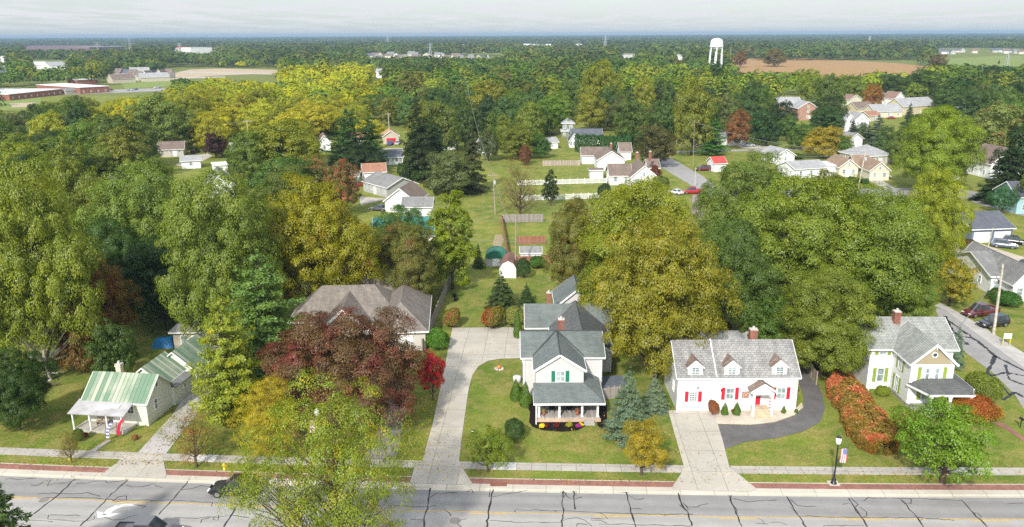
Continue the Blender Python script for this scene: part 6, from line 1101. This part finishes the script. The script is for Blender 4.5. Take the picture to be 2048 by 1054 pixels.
# the far woods, one mass: crowns of leaf clumps
def crowns(x,y,Ht,Wd,col,K,ls):
    n=len(x); d=unit(rng.normal(size=(n,K,3))+[0,-.25,.35]); d[...,2]=np.where(d[...,2]<-.25,-d[...,2],d[...,2]); ph=rng.uniform(0,6.28,(n,1,3))
    lump=1+.16*np.sin(d[...,0:1]*4+ph[...,0:1])*np.cos(d[...,1:2]*4+ph[...,1:2])+.12*np.sin(d[...,2:3]*6+ph[...,2:3])
    rad=lump*rng.uniform(.82,1.05,(n,K,1)); c=d*rad*np.stack([Wd/2,Wd/2,Ht*.5],1)[:,None,:]; c[...,0]+=x[:,None]; c[...,1]+=y[:,None]; c[...,2]+=(Ht*.5)[:,None]
    nn=unit(d*.9+rng.normal(size=(n,K,3))*.3+[0,0,.3]); s=(Wd*ls)[:,None]*rng.uniform(.6,1.35,(n,K)); sh=rng.uniform(.88,1.14,(n,K,1)); cc=(col[:,None,:]*LK*.86*sh*(1+.0*c[...,2:3]))
    return quads(c.reshape(-1,3),nn.reshape(-1,3),s.reshape(-1),.7),cc.reshape(-1,3)
LF,ntf,bf,of=newmat('far leaf'); q_=NB(ntf); at_=q_.n('Attribute',attribute_name='tint'); ntf.nodes.remove(bf); d_=q_.n('BsdfDiffuse'); t_=q_.n('BsdfTranslucent'); q_.l(at_.outputs['Color'],d_.inputs[0]); q_.l(at_.outputs['Color'],t_.inputs[0]); m_=q_.n('MixShader'); m_.inputs[0].default_value=.25; q_.l(d_.outputs[0],m_.inputs[1]); q_.l(t_.outputs[0],m_.inputs[2]); q_.l(m_.outputs[0],of.inputs[0])
def mass(name,sets,label):
    v=np.concatenate([a for a,b in sets]); c=np.concatenate([b for a,b in sets]); o=link(name,npmesh(name,v,4,[LF],None,c)); tag(o,label,'woods',None,'stuff')
rest=np.array(rest); y_=pts[rest,1]; gq=np.sin(pts[rest,0]*.006+1)+np.sin(pts[rest,1]*.011+pts[rest,0]*.002); rest=rest[(y_<1300)|(gq<1.25)]; y_=pts[rest,1]; S_=[]
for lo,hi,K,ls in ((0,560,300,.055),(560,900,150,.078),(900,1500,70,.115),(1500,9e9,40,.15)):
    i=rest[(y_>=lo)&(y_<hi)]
    if len(i): f=min(.5,max(0,(lo-400)/1400)); cc2=np.where(grove[i][:,None],col[i],col[i]*(1-f)+np.array(s2l((112,118,76)))*f*rng.uniform(.75,1.1,(len(i),1))); S_.append(crowns(pts[i,0],pts[i,1],hts[i],wds[i]*1.12,cc2,K,ls))  # crowns outside the grove greyed by distance, haze put into their colour
p2=field_pts(2600,12500,22,75); h2=rng.uniform(10,17,len(p2)); w2=p2[:,2]*rng.uniform(.9,1.5,len(p2)); ok2,px2,py2,qy2,_=keep(p2[:,0],p2[:,1],h2,w2)
# farmland gaps between the far woods
gp=np.sin(p2[:,0]*.0021+p2[:,1]*.0009)+np.sin(p2[:,1]*.0035+1.3*np.sin(p2[:,0]*.0013)); ok2&=(gp<.95); c2,_=woodcol(px2*0+2000,qy2,len(p2)); i=np.where(ok2)[0]; S_.append(crowns(p2[i,0],p2[i,1],h2[i],w2[i],c2[i]*.35+np.array(s2l((104,110,78)))*.5*rng.uniform(.8,1.15,(len(i),1)),16,.2))  # farthest crowns mixed to grey-olive as well: painted haze
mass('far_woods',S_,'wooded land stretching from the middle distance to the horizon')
print('trees',len(TREEXY),'rest',len(rest),len(i),'dup labels',len(ind)-len(used))
# fallen leaves on the lawns, verges and gutters
def litter(spots,label):
    C=[];K_=[]
    for (x,y,rx,ry,n,c) in spots:
        n=int(n*.55)
        g=P(x,y); a=rng.normal(size=(n,2))*[rx,ry]; C.append(np.stack([g.x+a[:,0],g.y+a[:,1],np.full(n,.055)+rng.uniform(0,.03,n)],1)); K_.append(np.array(s2l(c))*rng.uniform(.6,1.3,(n,1)))
    C=np.concatenate(C); C=C[C[:,1]>68.3]; K_=np.concatenate(K_)[:len(C)]; nn=unit(np.array([0,0,1.])+rng.normal(size=(len(C),3))*.3)
    o=link('fallen_leaves',npmesh('fallen_leaves',quads(C,nn,rng.uniform(.05,.11,len(C)),.7),4,[LF],None,K_)); tag(o,label,'leaves',None,'stuff')
TL=(176,140,70); YL=(196,168,60); BL_=(140,100,56)
litter([(840,880,2,6,900,YL),(830,800,2,5,500,YL),(700,915,6,1.5,600,YL),(300,900,5,3,350,TL),(100,900,9,4,700,TL),(140,840,8,5,500,BL_),(430,880,5,3,600,BL_),(430,820,4,3,500,BL_),(1000,895,7,3,350,TL),(1130,880,5,2,300,TL),(1290,900,4,3,500,TL),(1240,860,3,2,300,BL_),(1550,930,10,2,300,TL),(1880,940,6,1.5,600,TL),(1330,900,2,5,200,TL),(200,925,8,.4,500,BL_),(1250,962,6,.3,250,TL),(1500,972,6,.3,250,TL),(1700,950,8,.3,250,TL),(930,700,5,6,300,TL),(1150,560,8,6,400,TL),(900,560,6,8,400,TL)],'scattered fallen leaves on the lawns and verges')
# ------------------------------------------------ the air
m=MB(); m.box(-16000,-260,-1,16000,15000,62); hz=m.build('haze',[]); hm=bpy.data.materials.new('haze air'); hm.use_nodes=True; nt=hm.node_tree; nt.nodes.clear(); o_=nt.nodes.new('ShaderNodeOutputMaterial'); v_=nt.nodes.new('ShaderNodeVolumePrincipled'); v_.inputs['Color'].default_value=(.36,.52,.7,1); v_.inputs['Density'].default_value=HAZE; v_.inputs['Anisotropy'].default_value=.0; nt.links.new(v_.outputs[0],o_.inputs['Volume']); hz.data.materials.append(hm); tag(hz,'thin blue haze over the whole landscape','haze',None,'stuff')
